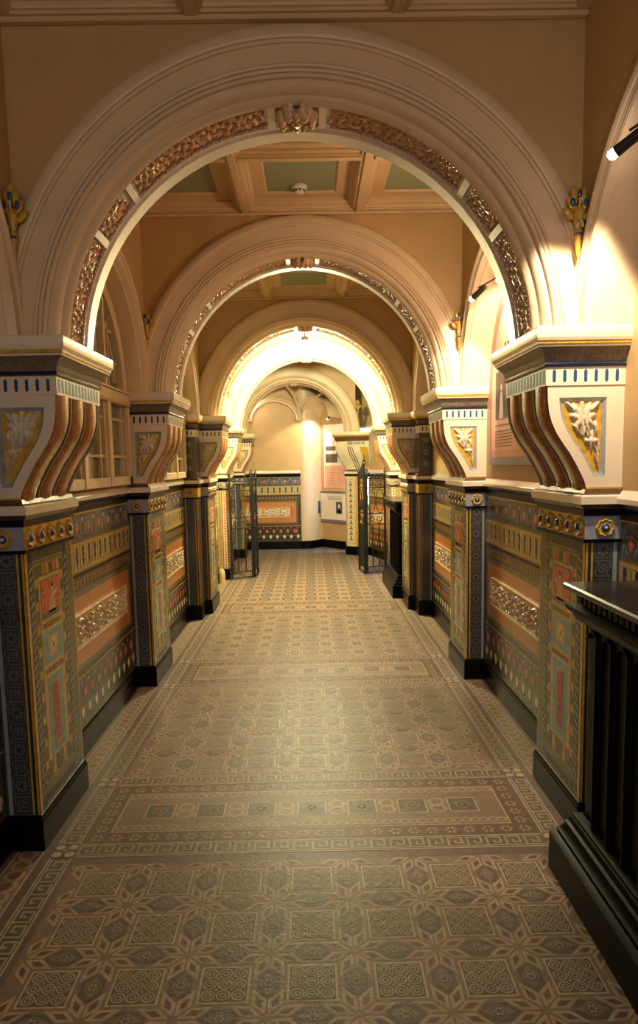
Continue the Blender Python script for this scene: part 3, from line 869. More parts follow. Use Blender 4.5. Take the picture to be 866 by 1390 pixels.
# ------------------------------------------------------------------ ceiling
def make_ceiling():
    mb = MB(); pan = []
    z0 = CZ
    mb.box(-1.3, -3.0, CZ+.16, 1.3, 12.0, CZ+.24, 'ceiling_plaster')
    spans = [(-3.0,-1.2),(-1.2, .69), (.69, 2.87), (3.31, 5.05), (5.49, 7.53), (7.97, 9.76), (10.2, 12.01)]
    for (a, b) in spans:
        z0 = CZ-.03 if b < 3 else CZ
        m = (a+b)/2
        ys = [(a+.04, m-.035), (m+.035, b-.04)]
        xs = [(-1.06, -.425), (-.350, .350), (.425, 1.06)]
        # beams : grid of strips at CZ
        def strip(x0, x1, y0, y1): mb.quad((x0,y0,z0),(x1,y0,z0),(x1,y1,z0),(x0,y1,z0),'ceiling_plaster')
        strip(-1.11, -1.06, a, b); strip(1.06, 1.11, a, b); strip(-.425, -.350, a, b); strip(.350, .425, a, b)
        for (x0, x1) in xs: strip(x0, x1, a, ys[0][0]); strip(x0, x1, ys[0][1], ys[1][0]); strip(x0, x1, ys[1][1], b)
        # raised fillets on the beams
        for xc in (-.3875, .3875): mb.box(xc-.022, a, z0-.012, xc+.022, b, z0, 'ceiling_plaster', .004)
        for (x0, x1) in xs: mb.box(x0, m-.020, z0-.012, x1, m+.020, z0, 'ceiling_plaster', .004)
        mb.box(-1.11, b-.035, z0-.02, 1.11, b, z0, 'ceiling_plaster', .006); mb.box(-1.11, a, z0-.02, 1.11, a+.035, z0, 'ceiling_plaster', .006)
        for (x0, x1) in xs:
            for (y0, y1) in ys:
                st = [(0,z0),(0,z0+.012),(.010,z0+.014),(.014,z0+.022),(.014,z0+.034),(.026,z0+.038),(.036,z0+.048),(.036,z0+.066),(.042,z0+.070),(.118,z0+.070),(.124,z0+.076),(.130,z0+.084)]
                P = [[(x0+i,y0+i,z),(x1-i,y0+i,z),(x1-i,y1-i,z),(x0+i,y1-i,z)] for i, z in st]
                mb.grid(P, 'ceiling_plaster', close_v=True)
                i = .130; q = MB(); q.box(x0+i-.002, y0+i-.002, z0+.082, x1-i+.002, y1-i+.002, z0+.090, 'ceiling_green'); pan.append(q)
    o = mb.build('ceiling'); structure(o, 'coffered plaster ceiling with green panels')
    for q in pan: q.build('coffer_panel', o)
make_ceiling()

# ------------------------------------------------------------------ gilded fleurons at the arch springings
def make_fleuron(side, label, loc, s=1.0):
    root = thing('gilded_fleuron', label, 'ornament', loc, 'gilded lily ornaments between arches')
    mb = MB()
    # sheath
    mb.lathe([(.002,-.13),(.010,-.10),(.014,-.06),(.018,-.045),(.012,-.03),(.020,.0),(.026,.03),(.012,.05)], (0,-.012,0), 'g_gold', 10)
    for (x, z, a) in ((-.030,.055,.5),(.030,.055,-.5),(-.018,.085,.2),(.018,.085,-.2),(0,.105,0),(-.042,.025,.8),(.042,.025,-.8)):
        mb.ell((x,-.012,z), (.014,.010,.030), 'g_gold', 8, 5, rot=a)
    mb.build('leaves', root, 1, (0,0,0), smooth=True)
    mb = MB()
    for (x, z) in ((0,.09),(-.028,.060),(.028,.060),(0,.020)):
        mb = MB(); mb.ell((x,-.026,z), (.011,.008,.015), 'g_blue', 8, 5); mb.build('bud', root, 1, (0,0,0), smooth=True)
    mb = MB(); mb.ell((0,-.018,-.047), (.017,.014,.009), 'g_blue', 8, 5); mb.build('collar', root, 1, (0,0,0), smooth=True)
    mb = MB()
    for x in (-.010, .010): mb.tube([(x*.3,-.030,.0),(x,-.032,-.012),(x*1.3,-.030,-.026)], .005, 'g_relief', 6)
    mb.tube([(0,-.022,.025),(0,-.026,.075)], .004, 'g_relief', 6)
    mb.build('stems', root, 1, (0,0,0), smooth=True)
    root.scale = (s*.92, s*.92, s*1.08)
    return root
fl = make_fleuron(1, 'gilded lily ornament with blue buds at the foot of the nearest arch, on the right', (1.068, 2.80, 2.50))
def fleuron(label, loc):
    c = copy_tree(fl); c.location = loc; c['label'] = label
fleuron('gilded lily ornament with blue buds at the foot of the nearest arch, on the left', (-1.083, 2.80, 2.52))
fleuron('smaller looking gilded lily at the foot of the second arch, on the right', (1.073, 4.98, 2.50))
fleuron('smaller looking gilded lily at the foot of the second arch, on the left', (-1.083, 4.98, 2.52))
fleuron('gilded lily washed out by the glare on the fourth arch, on the left', (-1.083, 9.69, 2.50))
fleuron('gilded lily ornament on the farthest arch, at the right', (.845, 11.955, 2.50))

# ------------------------------------------------------------------ left windows (cream timber, in the wall arches)
def make_window(n, c, dim=True):
    x = -1.262
    mb = MB(); R = .755
    zb, zt = 1.475, 2.05
    # glass
    gl = MB()
    pts = [(-R, zb), (R, zb)]+[(R*cos(pi*k/32), ZC+R*sin(pi*k/32)) for k in range(33)]
    gl.add([(x-.003, c+u, z) for u, z in pts], [tuple(range(len(pts)))], 'window_glass')
    def bar(u0, z0, u1, z1, d=.03): mb.box(x-.002, c+u0, z0, x+d, c+u1, z1, 'window_wood', .004)
    bar(-R, zb, R, zb+.06, .045); bar(-R, zb, -R+.05, zt, .045); bar(R-.05, zb, R, zt, .045)
    bar(-R, 2.02, R, 2.085, .05); bar(-R, 2.085, R, 2.10, .062); bar(-R, 2.005, R, 2.02, .058)
    w = 2*R/3
    for k in (1, 2): bar(-R+k*w-.028, zb, -R+k*w+.028, 2.02, .05)
    for k in range(3):
        a = -R+k*w
        for t in (.26, .74): bar(a+t*w-.009, zb+.06, a+t*w+.009, 2.02, .022)
        for z in (1.665, 1.905): bar(a+.02, z-.009, a+w-.02, z+.009, .022)
        bar(a+.028, zb+.06, a+.055, 2.02, .03); bar(a+w-.055, zb+.06, a+w-.028, 2.02, .03)
    # arched head
    def arc(r0, r1, cu, m0, m1, d=.04, n=24, zc=2.08):
        P = []
        for k in range(n+1):
            a = m0+(m1-m0)*k/n
            P.append([(x, c+cu+r0*cos(a), zc+r0*sin(a)), (x+d, c+cu+r0*cos(a), zc+r0*sin(a)), (x+d, c+cu+r1*cos(a), zc+r1*sin(a)), (x, c+cu+r1*cos(a), zc+r1*sin(a))])
        mb.grid(P, 'window_wood')
    arc(.63, .72, 0, 0, pi, .045); arc(.52, .54, 0, .12, pi-.12, .022)
    for u in (-w/2, w/2): bar(u-.02, 2.09, u+.02, 2.05+sqrt(.62**2-u*u)+.02, .04)
    for u in (-w/2-.13, -w/2+.12, w/2-.12, w/2+.13): bar(u-.008, 2.09, u+.008, 2.05+sqrt(.60**2-u*u), .022)
    for z in (2.27, 2.46): bar(-sqrt(.6**2-(z-2.08)**2), z-.008, sqrt(.6**2-(z-2.08)**2), z+.008, .022)
    arc(.40, .42, w/2+.1, pi*.55, pi, .022, 12); arc(.40, .42, -w/2-.1, 0, pi*.45, .022, 12)
    o = mb.build('window_%d' % n); structure(o, 'round headed cream window with small panes')
    g = gl.build('glass_pane', o)
for n, k in enumerate((1, 2, 3, 0)): make_window(n+1, (BAYS[k][0]+BAYS[k][1])/2)  # the one beside the camera is assumed, out of view

# ------------------------------------------------------------------ posters
def make_poster(c, label, photo=True):
    x = 1.262; R = .645; zb = 1.565
    root = thing('poster', label, 'poster', (x, c, zb), 'arched display posters on the right wall')
    org = (x, c, zb)
    pts = lambda r, z0, g=0: [(-r, z0), (r, z0)]+[(r*cos(pi*k/40), ZC+r*sin(pi*k/40)) for k in range(41)]
    mb = MB(); p = Paint(mb, lambda u, v, l: (x-.006-l*E, c+u, v))
    P = pts(R, zb)
    mb.grid([[(x+.012, c+u, z), (x-.006, c+u, z)] for u, z in P], 'poster_grey', close_u=True)
    p.poly(P, 'poster_pink', 0)
    p.poly(pts(R-.045, zb+.02), 'poster_salmon', 1)
    # railway-like ticks round the edge
    for k in range(60):
        a = pi*(k+.5)/60; p.poly([((R-q)*cos(a+d), ZC+(R-q)*sin(a+d)) for q, d in ((.008,-.007),(.036,-.007),(.036,.007),(.008,.007))], 'poster_grey', 1)
    for k in range(17):
        z = 1.62+.0265*k
        for s in (-1, 1): p.rect(min(s*(R-.008), s*(R-.036)), z, max(s*(R-.008), s*(R-.036)), z+.009, 'poster_grey', 1)
    p.poly(pts(R-.056, 1.66)[:1]+pts(R-.056, 1.66)[1:], 'poster_peach', 2)
    mb.build('panel', root, 1, org)
    mb = MB(); p = Paint(mb, lambda u, v, l: (x-.006-l*E, c+u, v))
    p.rect(-R, zb, R, zb+.050, 'poster_grey', 3)
    mb.build('bottom_strip', root, 1, org)
    mb = MB(); p = Paint(mb, lambda u, v, l: (x-.006-l*E, c+u, v))
    # two photographs seen as dark rectangles with a pale standing figure
    for u0, u1, z0, z1 in ((.10, .50, 1.86, 2.16), (-.46, -.06, 1.86, 2.16)):
        p.rect(u0, z0, u1, z1, 'poster_photo', 4)
        m = (u0+u1)/2+.06
        p.poly([(m-.05,z0),(m+.05,z0),(m+.03,z0+.13),(m+.015,z0+.17),(m-.015,z0+.17),(m-.035,z0+.12)], 'poster_pale', 5); p.disc(m, z0+.195, .022, 'poster_pale', 5, 10)
    mb.build('photograph', root, 1, org)
    mb = MB(); p = Paint(mb, lambda u, v, l: (x-.006-l*E, c+u, v))
    rnd = random.Random(3)
    for (a, b) in ((.10, .50), (-.46, -.06)):
        for k in range(8):
            z = 1.815-.019*k
            if k == 1: continue
            u = b
            while u > a+.03:
                w = rnd.uniform(.015, .05); p.rect(max(a, u-w), z, u, z+.007, 'poster_ink', 4); u -= w+.008
    for k in range(2):
        z = 2.30-.05*k; u = .30
        while u > -.30: w = rnd.uniform(.03,.07); p.rect(u-w, z, u, z+.024, 'poster_ink', 4); u -= w+.02
    mb.build('text', root, 1, org)
    return root
po = make_poster((BAYS[1][0]+BAYS[1][1])/2, 'salmon arched poster with photographs and text, between the first two pilasters on the right')
repeat(po, (1.262, (BAYS[0][0]+BAYS[0][1])/2-.03, 1.565), 'salmon arched poster cut by the right frame edge, above the near black cabinet')

# ------------------------------------------------------------------ spotlights
def look(loc, tgt):
    from mathutils import Vector
    return (Vector(tgt)-Vector(loc)).to_track_quat('-Z', 'Y').to_euler()
def spot_fixture(loc, tgt, label, power, ang=70, blend=.35, color=(1,.80,.55), size=.03, bdir=None):
    from mathutils import Vector
    root = thing('spotlight', label, 'lamp', loc, 'small adjustable spotlights on the right')
    e = look(loc, tgt); root.rotation_euler = look((0,0,0), bdir) if bdir else e
    mb = MB(); mb.lathe([(.010,.075),(.017,.070),(.018,.0),(.0195,-.030),(.0165,-.032),(.016,-.012)], (0,0,0), 'fixture_metal', 14, cap=False)
    mb.add([(.0165*cos(2*pi*k/14), .0165*sin(2*pi*k/14), .072) for k in range(14)], [tuple(range(14))], 'fixture_metal')
    mb.build('body', root, smooth=True)
    mb = MB(); mb.lathe([(.0158,-.020),(.0165,-.048),(.010,-.056),(.0005,-.058)], (0,0,0), 'lamp_lens', 14); mb.build('lens', root, smooth=True)
    l = bpy.data.lights.new('spot_beam', 'SPOT'); l.energy = power; l.spot_size = radians(ang); l.spot_blend = blend; l.color = color; l.shadow_soft_size = size
    lo = bpy.data.objects.new('spot_beam', l); col.objects.link(lo); lo.location = Vector(loc)+(Vector(tgt)-Vector(loc))*0+(Vector(bdir or [tgt[k]-loc[k] for k in range(3)])).normalized()*.075; lo.rotation_euler = e
    return root
def spot_rail(y, label, p0, p1):
    root = thing('spotlight_bar', label, 'bar', p0, 'thin bars carrying the spotlights')
    mb = MB(); mb.tube([p0, p1], .0045, 'fixture_metal', 8); mb.lathe([(.02,-.006),(.02,.004),(.006,.010)], p1, 'fixture_metal', 12, axis='x')
    mb.build('rod', root, 1, p0, smooth=True)

# ------------------------------------------------------------------ smoke detector, red sounder
mb = MB(); mb.lathe([(.052,.0),(.052,-.014),(.046,-.022),(.040,-.024)], (0,0,0), 'white_plastic', 24)
root = thing('smoke_detector', 'round white smoke detector on the central green ceiling panel', 'smoke detector', (-.01, 4.80, CZ+.081))
mb.build('housing', root, smooth=True)
mb = MB(); mb.lathe([(.036,-.022),(.034,-.040),(.026,-.046),(.001,-.047)], (0,0,0), 'white_plastic', 20); mb.build('sensor_cap', root, smooth=True)
mb = MB()
for k in range(8):
    a = k*pi/4+.2; mb.box(.0345*cos(a)-.006, .0345*sin(a)-.006, -.036, .0345*cos(a)+.006, .0345*sin(a)+.006, -.027, 'black_paint', .001)
mb.build('vent_slots', root)
mb = MB(); mb.lathe([(.05,.0),(.05,-.018),(.036,-.045),(.018,-.06),(.001,-.064)], (0,0,0), 'red_plastic', 20)
o = mb.build('alarm_sounder', None, smooth=True); o.location = (-.01, 3.99, CZ+.072); tag(o, 'small red alarm dome on the ceiling just behind the nearest arch', 'alarm')

# ------------------------------------------------------------------ black fluted radiator cabinets
def make_cabinet(y0, y1, label, xo=0.0, xw=WX-.005, pitch=.122):
    cy = (y0+y1)/2; org = (1.15, cy, 0)
    root = thing('radiator_cabinet', label, 'cabinet', (1.15, cy, 0), 'black fluted radiator cabinets')
    def M(mb, prof, m='black_paint', cap=True):
        P = [[(xw, y0-0+(.09-o) if False else y0+o, z), (x, y0+o, z), (x, y1-o, z), (xw, y1-o, z)] for (x, o, z) in prof]
        mb.grid(P, m)
    # prof: x face, inset from ends, z
    def pr(x, z): return (x+xo, (x-.935)*.9, z)
    mb = MB(); M(mb, [pr(.935,0), pr(.935,.145), pr(.945,.152), pr(.957,.158), pr(.957,.175), pr(.966,.180), pr(.975,.192), pr(.980,.200), pr(.980,.212), pr(.990,.218), pr(.997,.236), pr(1.002,.240), pr(1.002,.252), pr(1.015,.258), pr(1.03,.262)])
    mb.build('plinth', root, 1, org, smooth=True, ang=30)
    e0, e1 = y0+.10, y1-.10
    mb = MB(); mb.box(1.035+xo, e0, .24, xw, e1, 1.0, 'black_paint'); mb.build('body', root, 1, org)
    n = round((e1-e0)/pitch); p = (e1-e0)/n
    mb = MB(); fl = []
    for k in range(n):
        a = e0+k*p
        # half-round reed standing between arched flutes
        P = []
        for j in range(9):
            t = pi*j/8; P.append([(1.035+xo-.020*sin(t), a+.022-.018*cos(t), z) for z in (.262, .95)])
        mb.grid(P, 'black_paint')
        P = []
        for j in range(9):
            t = pi*j/8
            P.append([(1.035+xo-.012*sin(q), a+.040+ (p-.045)/2 + ((p-.045)/2-.006+.006*(1-cos(q)))*cos(t), .945+((p-.045)/2-.006+.006*(1-cos(q)))*sin(t)*.8) for q in (0, pi/3, 2*pi/3, pi)])
        mb.grid(P, 'black_paint')
        mb.ell((1.028+xo, a+.022, .275), (.014,.020,.012), 'black_paint', 8, 4)
    P = []
    mb.build('reeding', root, 1, org, smooth=True, ang=40)
    mb = MB(); M(mb, [pr(1.022,.992), pr(1.005,1.002), pr(.995,1.015), pr(.990,1.03), pr(.975,1.040), pr(.970,1.046), pr(.970,1.058), pr(.985,1.064), pr(1.002,1.068), pr(1.002,1.112), pr(.990,1.116)])
    for k in range(int((y1-y0-.12)/.042)):
        y = y0+.075+.042*k; mb.box(.992+xo, y, 1.072, 1.003+xo, y+.026, 1.106, 'black_paint', .003)
    mb.build('cornice', root, 1, org, smooth=True, ang=30)
    mb = MB(); mb.box(.962+xo, y0+.02, 1.115, xw, y1-.02, 1.140, 'black_top', .006); mb.build('top', root, 1, org)
    return root
make_cabinet(.55, 2.60, 'large black fluted radiator cabinet in the right foreground')
make_cabinet(8.10, 9.28, 'smaller looking black cabinet far down the right, beside the open iron gate', xo=.028)

# ------------------------------------------------------------------ iron gates
def gate_leaf(w, spire=False):
    """leaf in the plane u (0..w), z; returns mesh builders"""
    frame = MB(); bars = MB(); scr = MB()
    def R(mb, u0, z0, u1, z1, d=.012): mb.box(u0, -d, z0, u1, d, z1, 'iron', .002)
    R(frame, 0, .015, .022, 1.42, .014); R(frame, w-.022, .015, w, 1.42, .014)
    for z in (.02, .10, .71, .86, 1.23, 1.36): R(frame, 0, z, w, z+.014)
    for u in (0.011, w-.011):
        frame.lathe([(.008,1.42),(.016,1.43),(.012,1.445),(.020,1.465),(.012,1.49),(.003,1.53)], (u,0,0), 'iron', 10)
    n = 3
    for k in range(1, n): bars.box(w*k/n-.006, -.006, .10, w*k/n+.006, .006, .71, 'iron')
    m = (w-.044)/4
    for k in (0, 1):
        cx = .022+m*(1+2*k); scr.tube([(cx+m*.9*cos(2*pi*q/24), 0, 1.045+.17*sin(2*pi*q/24)) for q in range(24)], .005, 'iron', 6, closed=True)
    for s in (-1, 1):
        pts = [(w/2+s*(.02+(w/2-.05)*t), 0, .785+.055*sin(t*pi*1.6)*s) for t in [i/12 for i in range(13)]]
        scr.tube(pts, .005, 'iron', 6)
        sp = [(w/2+s*(w*.22)+(.05-.003*q)*cos(q*.55), 0, .785+(.05-.003*q)*sin(q*.55)) for q in range(14)]; scr.tube(sp, .0045, 'iron', 6)
        sp = [(w/2+s*(w*.22)+(.05-.003*q)*cos(q*.55), 0, 1.30+(.045-.003*q)*sin(q*.55)) for q in range(14)]; scr.tube(sp, .0045, 'iron', 6)
    for q in range(5): scr.ell((w*(q+.5)/5, 0, 1.395), (.016,.010,.022), 'iron', 8, 5)
    return frame, bars, scr
def place_leaf(root, a, b, spire):
    w = hypot(b[0]-a[0], b[1]-a[1]); ang = atan2(b[1]-a[1], b[0]-a[0])
    fr, ba, sc = gate_leaf(w)
    if spire:
        k = 9
        for q in range(k):
            t = (q+.5)/k; h = 1.42+.20*(1-t)**1.6
            fr.box(t*w-.016, -.010, 1.37, t*w+.016, .010, h, 'iron', .003); fr.ell((t*w, 0, h+.012), (.018,.014,.03), 'iron', 8, 5)
        fr.lathe([(.014,1.40),(.014,1.56),(.024,1.575),(.014,1.60),(.020,1.63),(.010,1.66),(.003,1.715)], (0,0,0), 'iron', 10)
        ba.box(.03, -.005, .12, w-.03, .005, .70, 'iron')
        for q in range(10): sc.ell((w*(.1+.09*q), 0, .95+.04*(q % 3)), (.02,.012,.05), 'iron', 8, 5)
    for nm, mb in (('frame', fr), ('bars', ba), ('scrollwork', sc)):
        o = mb.build(nm, root, smooth=(nm == 'scrollwork'))
        o.location = (a[0]-root.location[0], a[1]-root.location[1], 0); o.rotation_euler[2] = ang
gr = thing('iron_gate', 'black wrought iron gate leaf folded open on the right, by the far cabinet', 'gate', (1.08, 10.02, 0), 'folding wrought iron gates')
place_leaf(gr, (1.09, 10.0), (.80, 9.90), False); place_leaf(gr, (.78, 9.90), (.725, 10.26), True)
gl_ = thing('iron_gate', 'black wrought iron gate leaf folded open on the left', 'gate', (-1.10, 9.95, 0), 'folding wrought iron gates')
place_leaf(gl_, (-1.10, 9.66), (-.80, 9.80), False); place_leaf(gl_, (-.79, 9.82), (-.765, 10.15), False)

# ------------------------------------------------------------------ small pale valve covers by the skirting
mb = MB(); mb.lathe([(.045,.0),(.048,.12),(.040,.17),(.022,.195),(.001,.20)], (0,0,0), 'fr_cream', 18)
o = mb.build('door_stop', None, smooth=True); o.location = (-1.205, 9.42, 0); tag(o, 'pale rounded post by the skirting in front of the yellow lit left pilaster', 'post')
mb = MB(); mb.lathe([(.022,.0),(.022,.14),(.030,.15),(.030,.20),(.024,.23),(.001,.24)], (0,0,0), 'white_plastic', 16)
o = mb.build('radiator_valve', None, smooth=True); o.location = (1.155, 8.062, 0); tag(o, 'small white radiator valve at the near foot of the far black cabinet', 'valve')

# ------------------------------------------------------------------ end room beyond the farthest arch
mb = MB()
mb.box(-2.4, 13.10, 0, -.16, 13.25, 3.9, 'buff_plaster')
pier_pts = [(-.16,13.10),(-.10,13.075),(-.02,13.08),(.06,13.13),(.12,13.20),(.17,13.28),(.235,13.36)]
mb.grid([[(x, y, 0), (x, y, 3.9)] for x, y in pier_pts], 'cream_plaster')
mb.grid([[(.235,13.36,0),(.235,13.36,3.9)],[(.80,12.62,0),(.80,12.62,3.9)]], 'buff_plaster')
mb.grid([[(.80,12.62,0),(.80,12.62,3.9)],[(2.5,12.9,0),(2.5,12.9,3.9)]], 'buff_plaster')
o = mb.build('wall_end', smooth=True, ang=30); structure(o, 'curved and angled plaster walls closing the end room')
mb = MB(); mb.box(-2.5, 11.9, 3.55, 2.6, 14.2, 3.65, 'ceiling_plaster'); structure(mb.build('ceiling'), 'ceiling above the end room vault')
mb = MB(); mb.box(WX+.12, 12.0, 0, 2.6, 12.1, 3.6, 'buff_plaster'); structure(mb.build('wall_far'), 'return wall of the end room on the right')
# vault
vt = thing('groin_vault', 'pale groin vault with ribs over the end room', 'vault', (-.16, 13.1, 2.42))
org = (-.16, 13.1, 2.42)
mb = MB()
# blind wall arch on the back wall
P = []
for k in range(33):
    a = pi*k/32
    P.append([(-.62+r*cos(a), y, 2.37+r*sin(a)*.86) for r, y in ((.40,13.10),(.40,13.02),(.415,12.99),(.44,12.99),(.455,13.02),(.50,13.03))])
mb.grid(P, 'cream_plaster')
mb.build('wall_rib', vt, 1, org, smooth=True, ang=40)
mb = MB(); mb.box(-2.3, 12.46, 3.02, 2.3, 14.1, 3.08, 'buff_plaster'); mb.build('web', vt, 1, org, smooth=True, ang=30)
mb = MB()
def rib(p0, p1, rise, r=.035):
    pts = []
    for k in range(17):
        t = k/16; s = sin(t*pi/2); c = 1-cos(t*pi/2)
        pts.append((p0[0]+(p1[0]-p0[0])*c, p0[1]+(p1[1]-p0[1])*c, p0[2]+rise*s))
    mb.tube(pts, r, 'cream_plaster', 8)
rib((-.15,13.04,2.40), (-.50,12.25,0), .62); rib((-.14,13.04,2.40), (.95,12.3,0), .55, .02)
mb.build('rib', vt, 1, org, smooth=True)
mb = MB()
mb.ell((-.15,13.03,2.40), (.05,.05,.06), 'cream_plaster', 12, 8); mb.build('springer', vt, 1, org, smooth=True)
mb = MB(); P = []   # barrel over the poster alcove
ax = (.235, 13.36); bx = (.80, 12.62)
for k in range(25):
    a = pi*k/24; row = []
    for t in (0, .5, 1):
        cx = (ax[0]+bx[0])/2+.02; cyy = (ax[1]+bx[1])/2
        ux, uy = (bx[0]-ax[0])*.53, (bx[1]-ax[1])*.53; nx, ny = -.79*.62*t, -.61*.62*t
        row.append((cx+ux*cos(a)+nx, cyy+uy*cos(a)+ny, 2.34+.38*sin(a)+.05*t))
    P.append(row)
mb.grid(P, 'cream_plaster'); mb.build('alcove_vault', vt, 1, org, smooth=True, ang=50)
# dado on the back wall
make_dado('tiled dado with pale relief panel on the back wall of the end room', 1.55, lambda u, o, z: (-1.71+u, 13.10-o, z), (-.93, 13.1, 0), (-.93, 13.1, 0))
mb = MB()
pp = [(-.16,13.10)]+pier_pts[1:]+[(.80,12.62)]
for z0, z1, o in ((0,.145,.016),):
    P = []
    for k, (x, y) in enumerate(pp):
        P.append([(x-.008, y-.016, z0), (x-.008, y-.016, z1), (x, y, z1+.006)])
    mb.grid(P, 'g_skirting')
structure(mb.build('baseboard_end'), 'black glazed skirting of the end room')
# slanted wall seen through the right gate
sa, sb = (1.272, 11.15), (1.02, 12.03); SL = hypot(sb[0]-sa[0], sb[1]-sa[1]); sd = ((sb[0]-sa[0])/SL, (sb[1]-sa[1])/SL)
mb = MB(); mb.add([(sa[0]+.0,sa[1],0),(sb[0],sb[1],0),(sb[0],sb[1],2.1),(sa[0],sa[1],2.1),(sa[0]+.02,sa[1]+.1,0),(sb[0]+.25,sb[1]+.05,0),(sb[0]+.25,sb[1]+.05,2.1),(sa[0]+.02,sa[1]+.1,2.1)],
   [(0,1,2,3),(4,5,6,7),(1,5,6,2),(3,2,6,7),(0,4,7,3)], 'buff_plaster'); structure(mb.build('wall_slant'), 'slanted wall beyond the iron gate')
make_dado('tiled dado on the slanted wall seen through the right iron gate', SL, lambda u, o, z: (sa[0]+sd[0]*u-sd[1]*o, sa[1]+sd[1]*u+sd[0]*o, z), (1.15,11.6,0), (1.15,11.6,0))
# white arabesque pilaster carrying the farthest arch
ar5 = thing('pilaster', 'far pilaster with white and blue arabesque tiles, right of the poster alcove', 'pilaster', (.80, 12.2, 0), 'tiled pilasters along the corridor')
org = (.80, 12.2, 0)
fa, fb, fc, fd = (.64, 12.16), (.79, 12.04), (1.0, 12.04), (1.0, 12.5)
mb = MB(); V = lambda x, y: [(x, y, z) for z in (0, .15)]
mb.grid([V(.62,12.5), V(.62,12.15), V(.785,12.02), V(1.01,12.02)], 'g_skirting'); mb.build('base', ar5, 1, org)
mb = MB(); mb.grid([[(x, y, .14), (x, y, 1.39)] for x, y in ((.64,12.5), fa, fb, fc)], lambda i, j: ('g_cream','g_cream','g_ochre')[i])
import mathutils
du = (fb[0]-fa[0], fb[1]-fa[1]); Ld = hypot(*du); nn = (du[1]/Ld, -du[0]/Ld)
p = Paint(mb, lambda u, v, l: (fa[0]+du[0]*u/Ld+nn[0]*.001*l, fa[1]+du[1]*u/Ld+nn[1]*.001*l, v))
p.frame(.01, .2, Ld-.01, 1.3, .006, 'g_olive', 1)
for k in range(11):
    z = .27+.094*k; c = Ld/2
    p.poly([(c-.045,z-.02),(c,z+.030),(c+.045,z-.02),(c+.02,z-.016),(c,z+.004),(c-.02,z-.016)], 'arab_blue' if k % 2 else 'g_green', 2)
    p.disc(c, z+.045, .014, 'arab_blue', 2, 8); p.seg((c, z-.03), (c, z+.05), .006, 'arab_blue', 2)
p.rect(0, 1.36, Ld, 1.39, 'g_black', 3)
mb.build('shaft', ar5, 1, org)
mb = MB()
ring = lambda o: [(.64-o, 12.6), (.64-o, 12.16-o*.4), (.79-o*.3, 12.04-o), (1.02, 12.04-o)]
prof5 = [(.0,1.36,'g_black'),(.02,1.37,'g_black'),(.02,1.395,'gloss_cream'),(.035,1.41,'gloss_cream'),(.035,1.44,'g_umber'),(.0,1.475,'gloss_cream'),(.01,1.52,'gloss_cream'),(.06,1.62,'gloss_cream'),(.13,1.72,'gloss_cream'),(.165,1.82,'gloss_cream'),(.17,1.88,'gloss_cream'),(.175,1.95,'g_umber'),(.18,1.975,'g_umber'),(.21,2.03,'g_gold'),(.22,2.05,'gloss_cream'),(.23,2.06,'gloss_cream'),(.23,2.105,'gloss_cream')]
mb.grid([[(x, y, z) for x, y in ring(o)] for o, z, m in prof5], lambda i, j: prof5[i][2])
q = ring(.23); mb.add([(x, y, 2.105) for x, y in q], [(0,1,2,3)], 'gloss_cream')
for k in range(9): x = .66+.033*k; mb.box(x, 11.862, 1.892, x+.014, 11.867, 1.942, 'g_blue')
mb.grid([[(.80+.06*(1-t)**0+.10*t, 11.868+.10*t*t, 1.85-.32*t), (1.0, 11.868+.10*t*t, 1.85-.32*t)] for t in [q/6 for q in range(7)]], 'g_gold')
for d in (0, .06, .12):
    mb.tube([(.655+d*.6+(o0-.17)*-1*.9, 11.93-o0*.4, z0) for o0, z0 in ((.165,1.86),(.155,1.80),(.12,1.72),(.06,1.62),(.02,1.53),(.0,1.48))], .006, 'g_brown', 6)
mb.build('capital', ar5, 1, org, smooth=True, ang=40)
# left counterpart seen through the gate
c = copy_tree(PROOT[-1,0]); c.location = (-1.2, 11.95+PD/2, 0); c['label'] = 'farthest pilaster on the left, seen through the iron gate'
# alcove posters
def alc(u, o, z):
    L = hypot(bx[0]-ax[0], bx[1]-ax[1]); d = ((bx[0]-ax[0])/L, (bx[1]-ax[1])/L)
    return (ax[0]+d[0]*u-.795*o, ax[1]+d[1]*u-.607*o, z)
cpos = alc(.45, 0, 1.7)
rt = thing('poster', 'tall white and pink poster in the far alcove, above the information board', 'poster', cpos)
mb = MB(); p = Paint(mb, lambda u, v, l: alc(u, .01+l*.001, v))
p.rect(.03, 1.13, .90, 2.30, 'poster_white', 1); p.rect(.03, 1.13, .10, 2.30, 'poster_salmon', 2); p.rect(.12, 1.13, .90, 1.55, 'poster_peach', 2)
for k in range(26): p.rect(.045, 1.15+.044*k, .085, 1.168+.044*k, 'poster_pink', 3)
for k in range(9):
    for a in (.18, .48): p.rect(a, 1.18+.038*k, a+.24, 1.190+.038*k, 'poster_pink', 3)
mb.build('sheet', rt, 1, cpos)
mb = MB(); p = Paint(mb, lambda u, v, l: alc(u, .012+l*.001, v))
p.rect(.15, 1.60, .50, 1.76, 'poster_photo', 2); p.rect(.15, 1.80, .50, 1.98, 'poster_pale', 2); p.rect(.17, 1.82, .48, 1.90, 'poster_photo', 3); mb.build('photograph', rt, 1, cpos)
cpos = alc(.45, 0, .8)
rt = thing('information_board', 'pale information board with portrait below the far poster', 'sign', cpos)
mb = MB()
P0 = [alc(u, o, z) for u in (.03, .92) for o in (0, .05) for z in (.50, 1.08)]
mb.add(P0, [(0,1,3,2),(4,6,7,5),(0,4,5,1),(2,3,7,6),(0,2,6,4),(1,5,7,3)], 'poster_pale')
p = Paint(mb, lambda u, v, l: alc(u, .05+l*.001, v))
p.rect(.03, .50, .92, .545, 'poster_grey', 1); p.rect(.03, 1.03, .92, 1.08, 'poster_grey', 1)
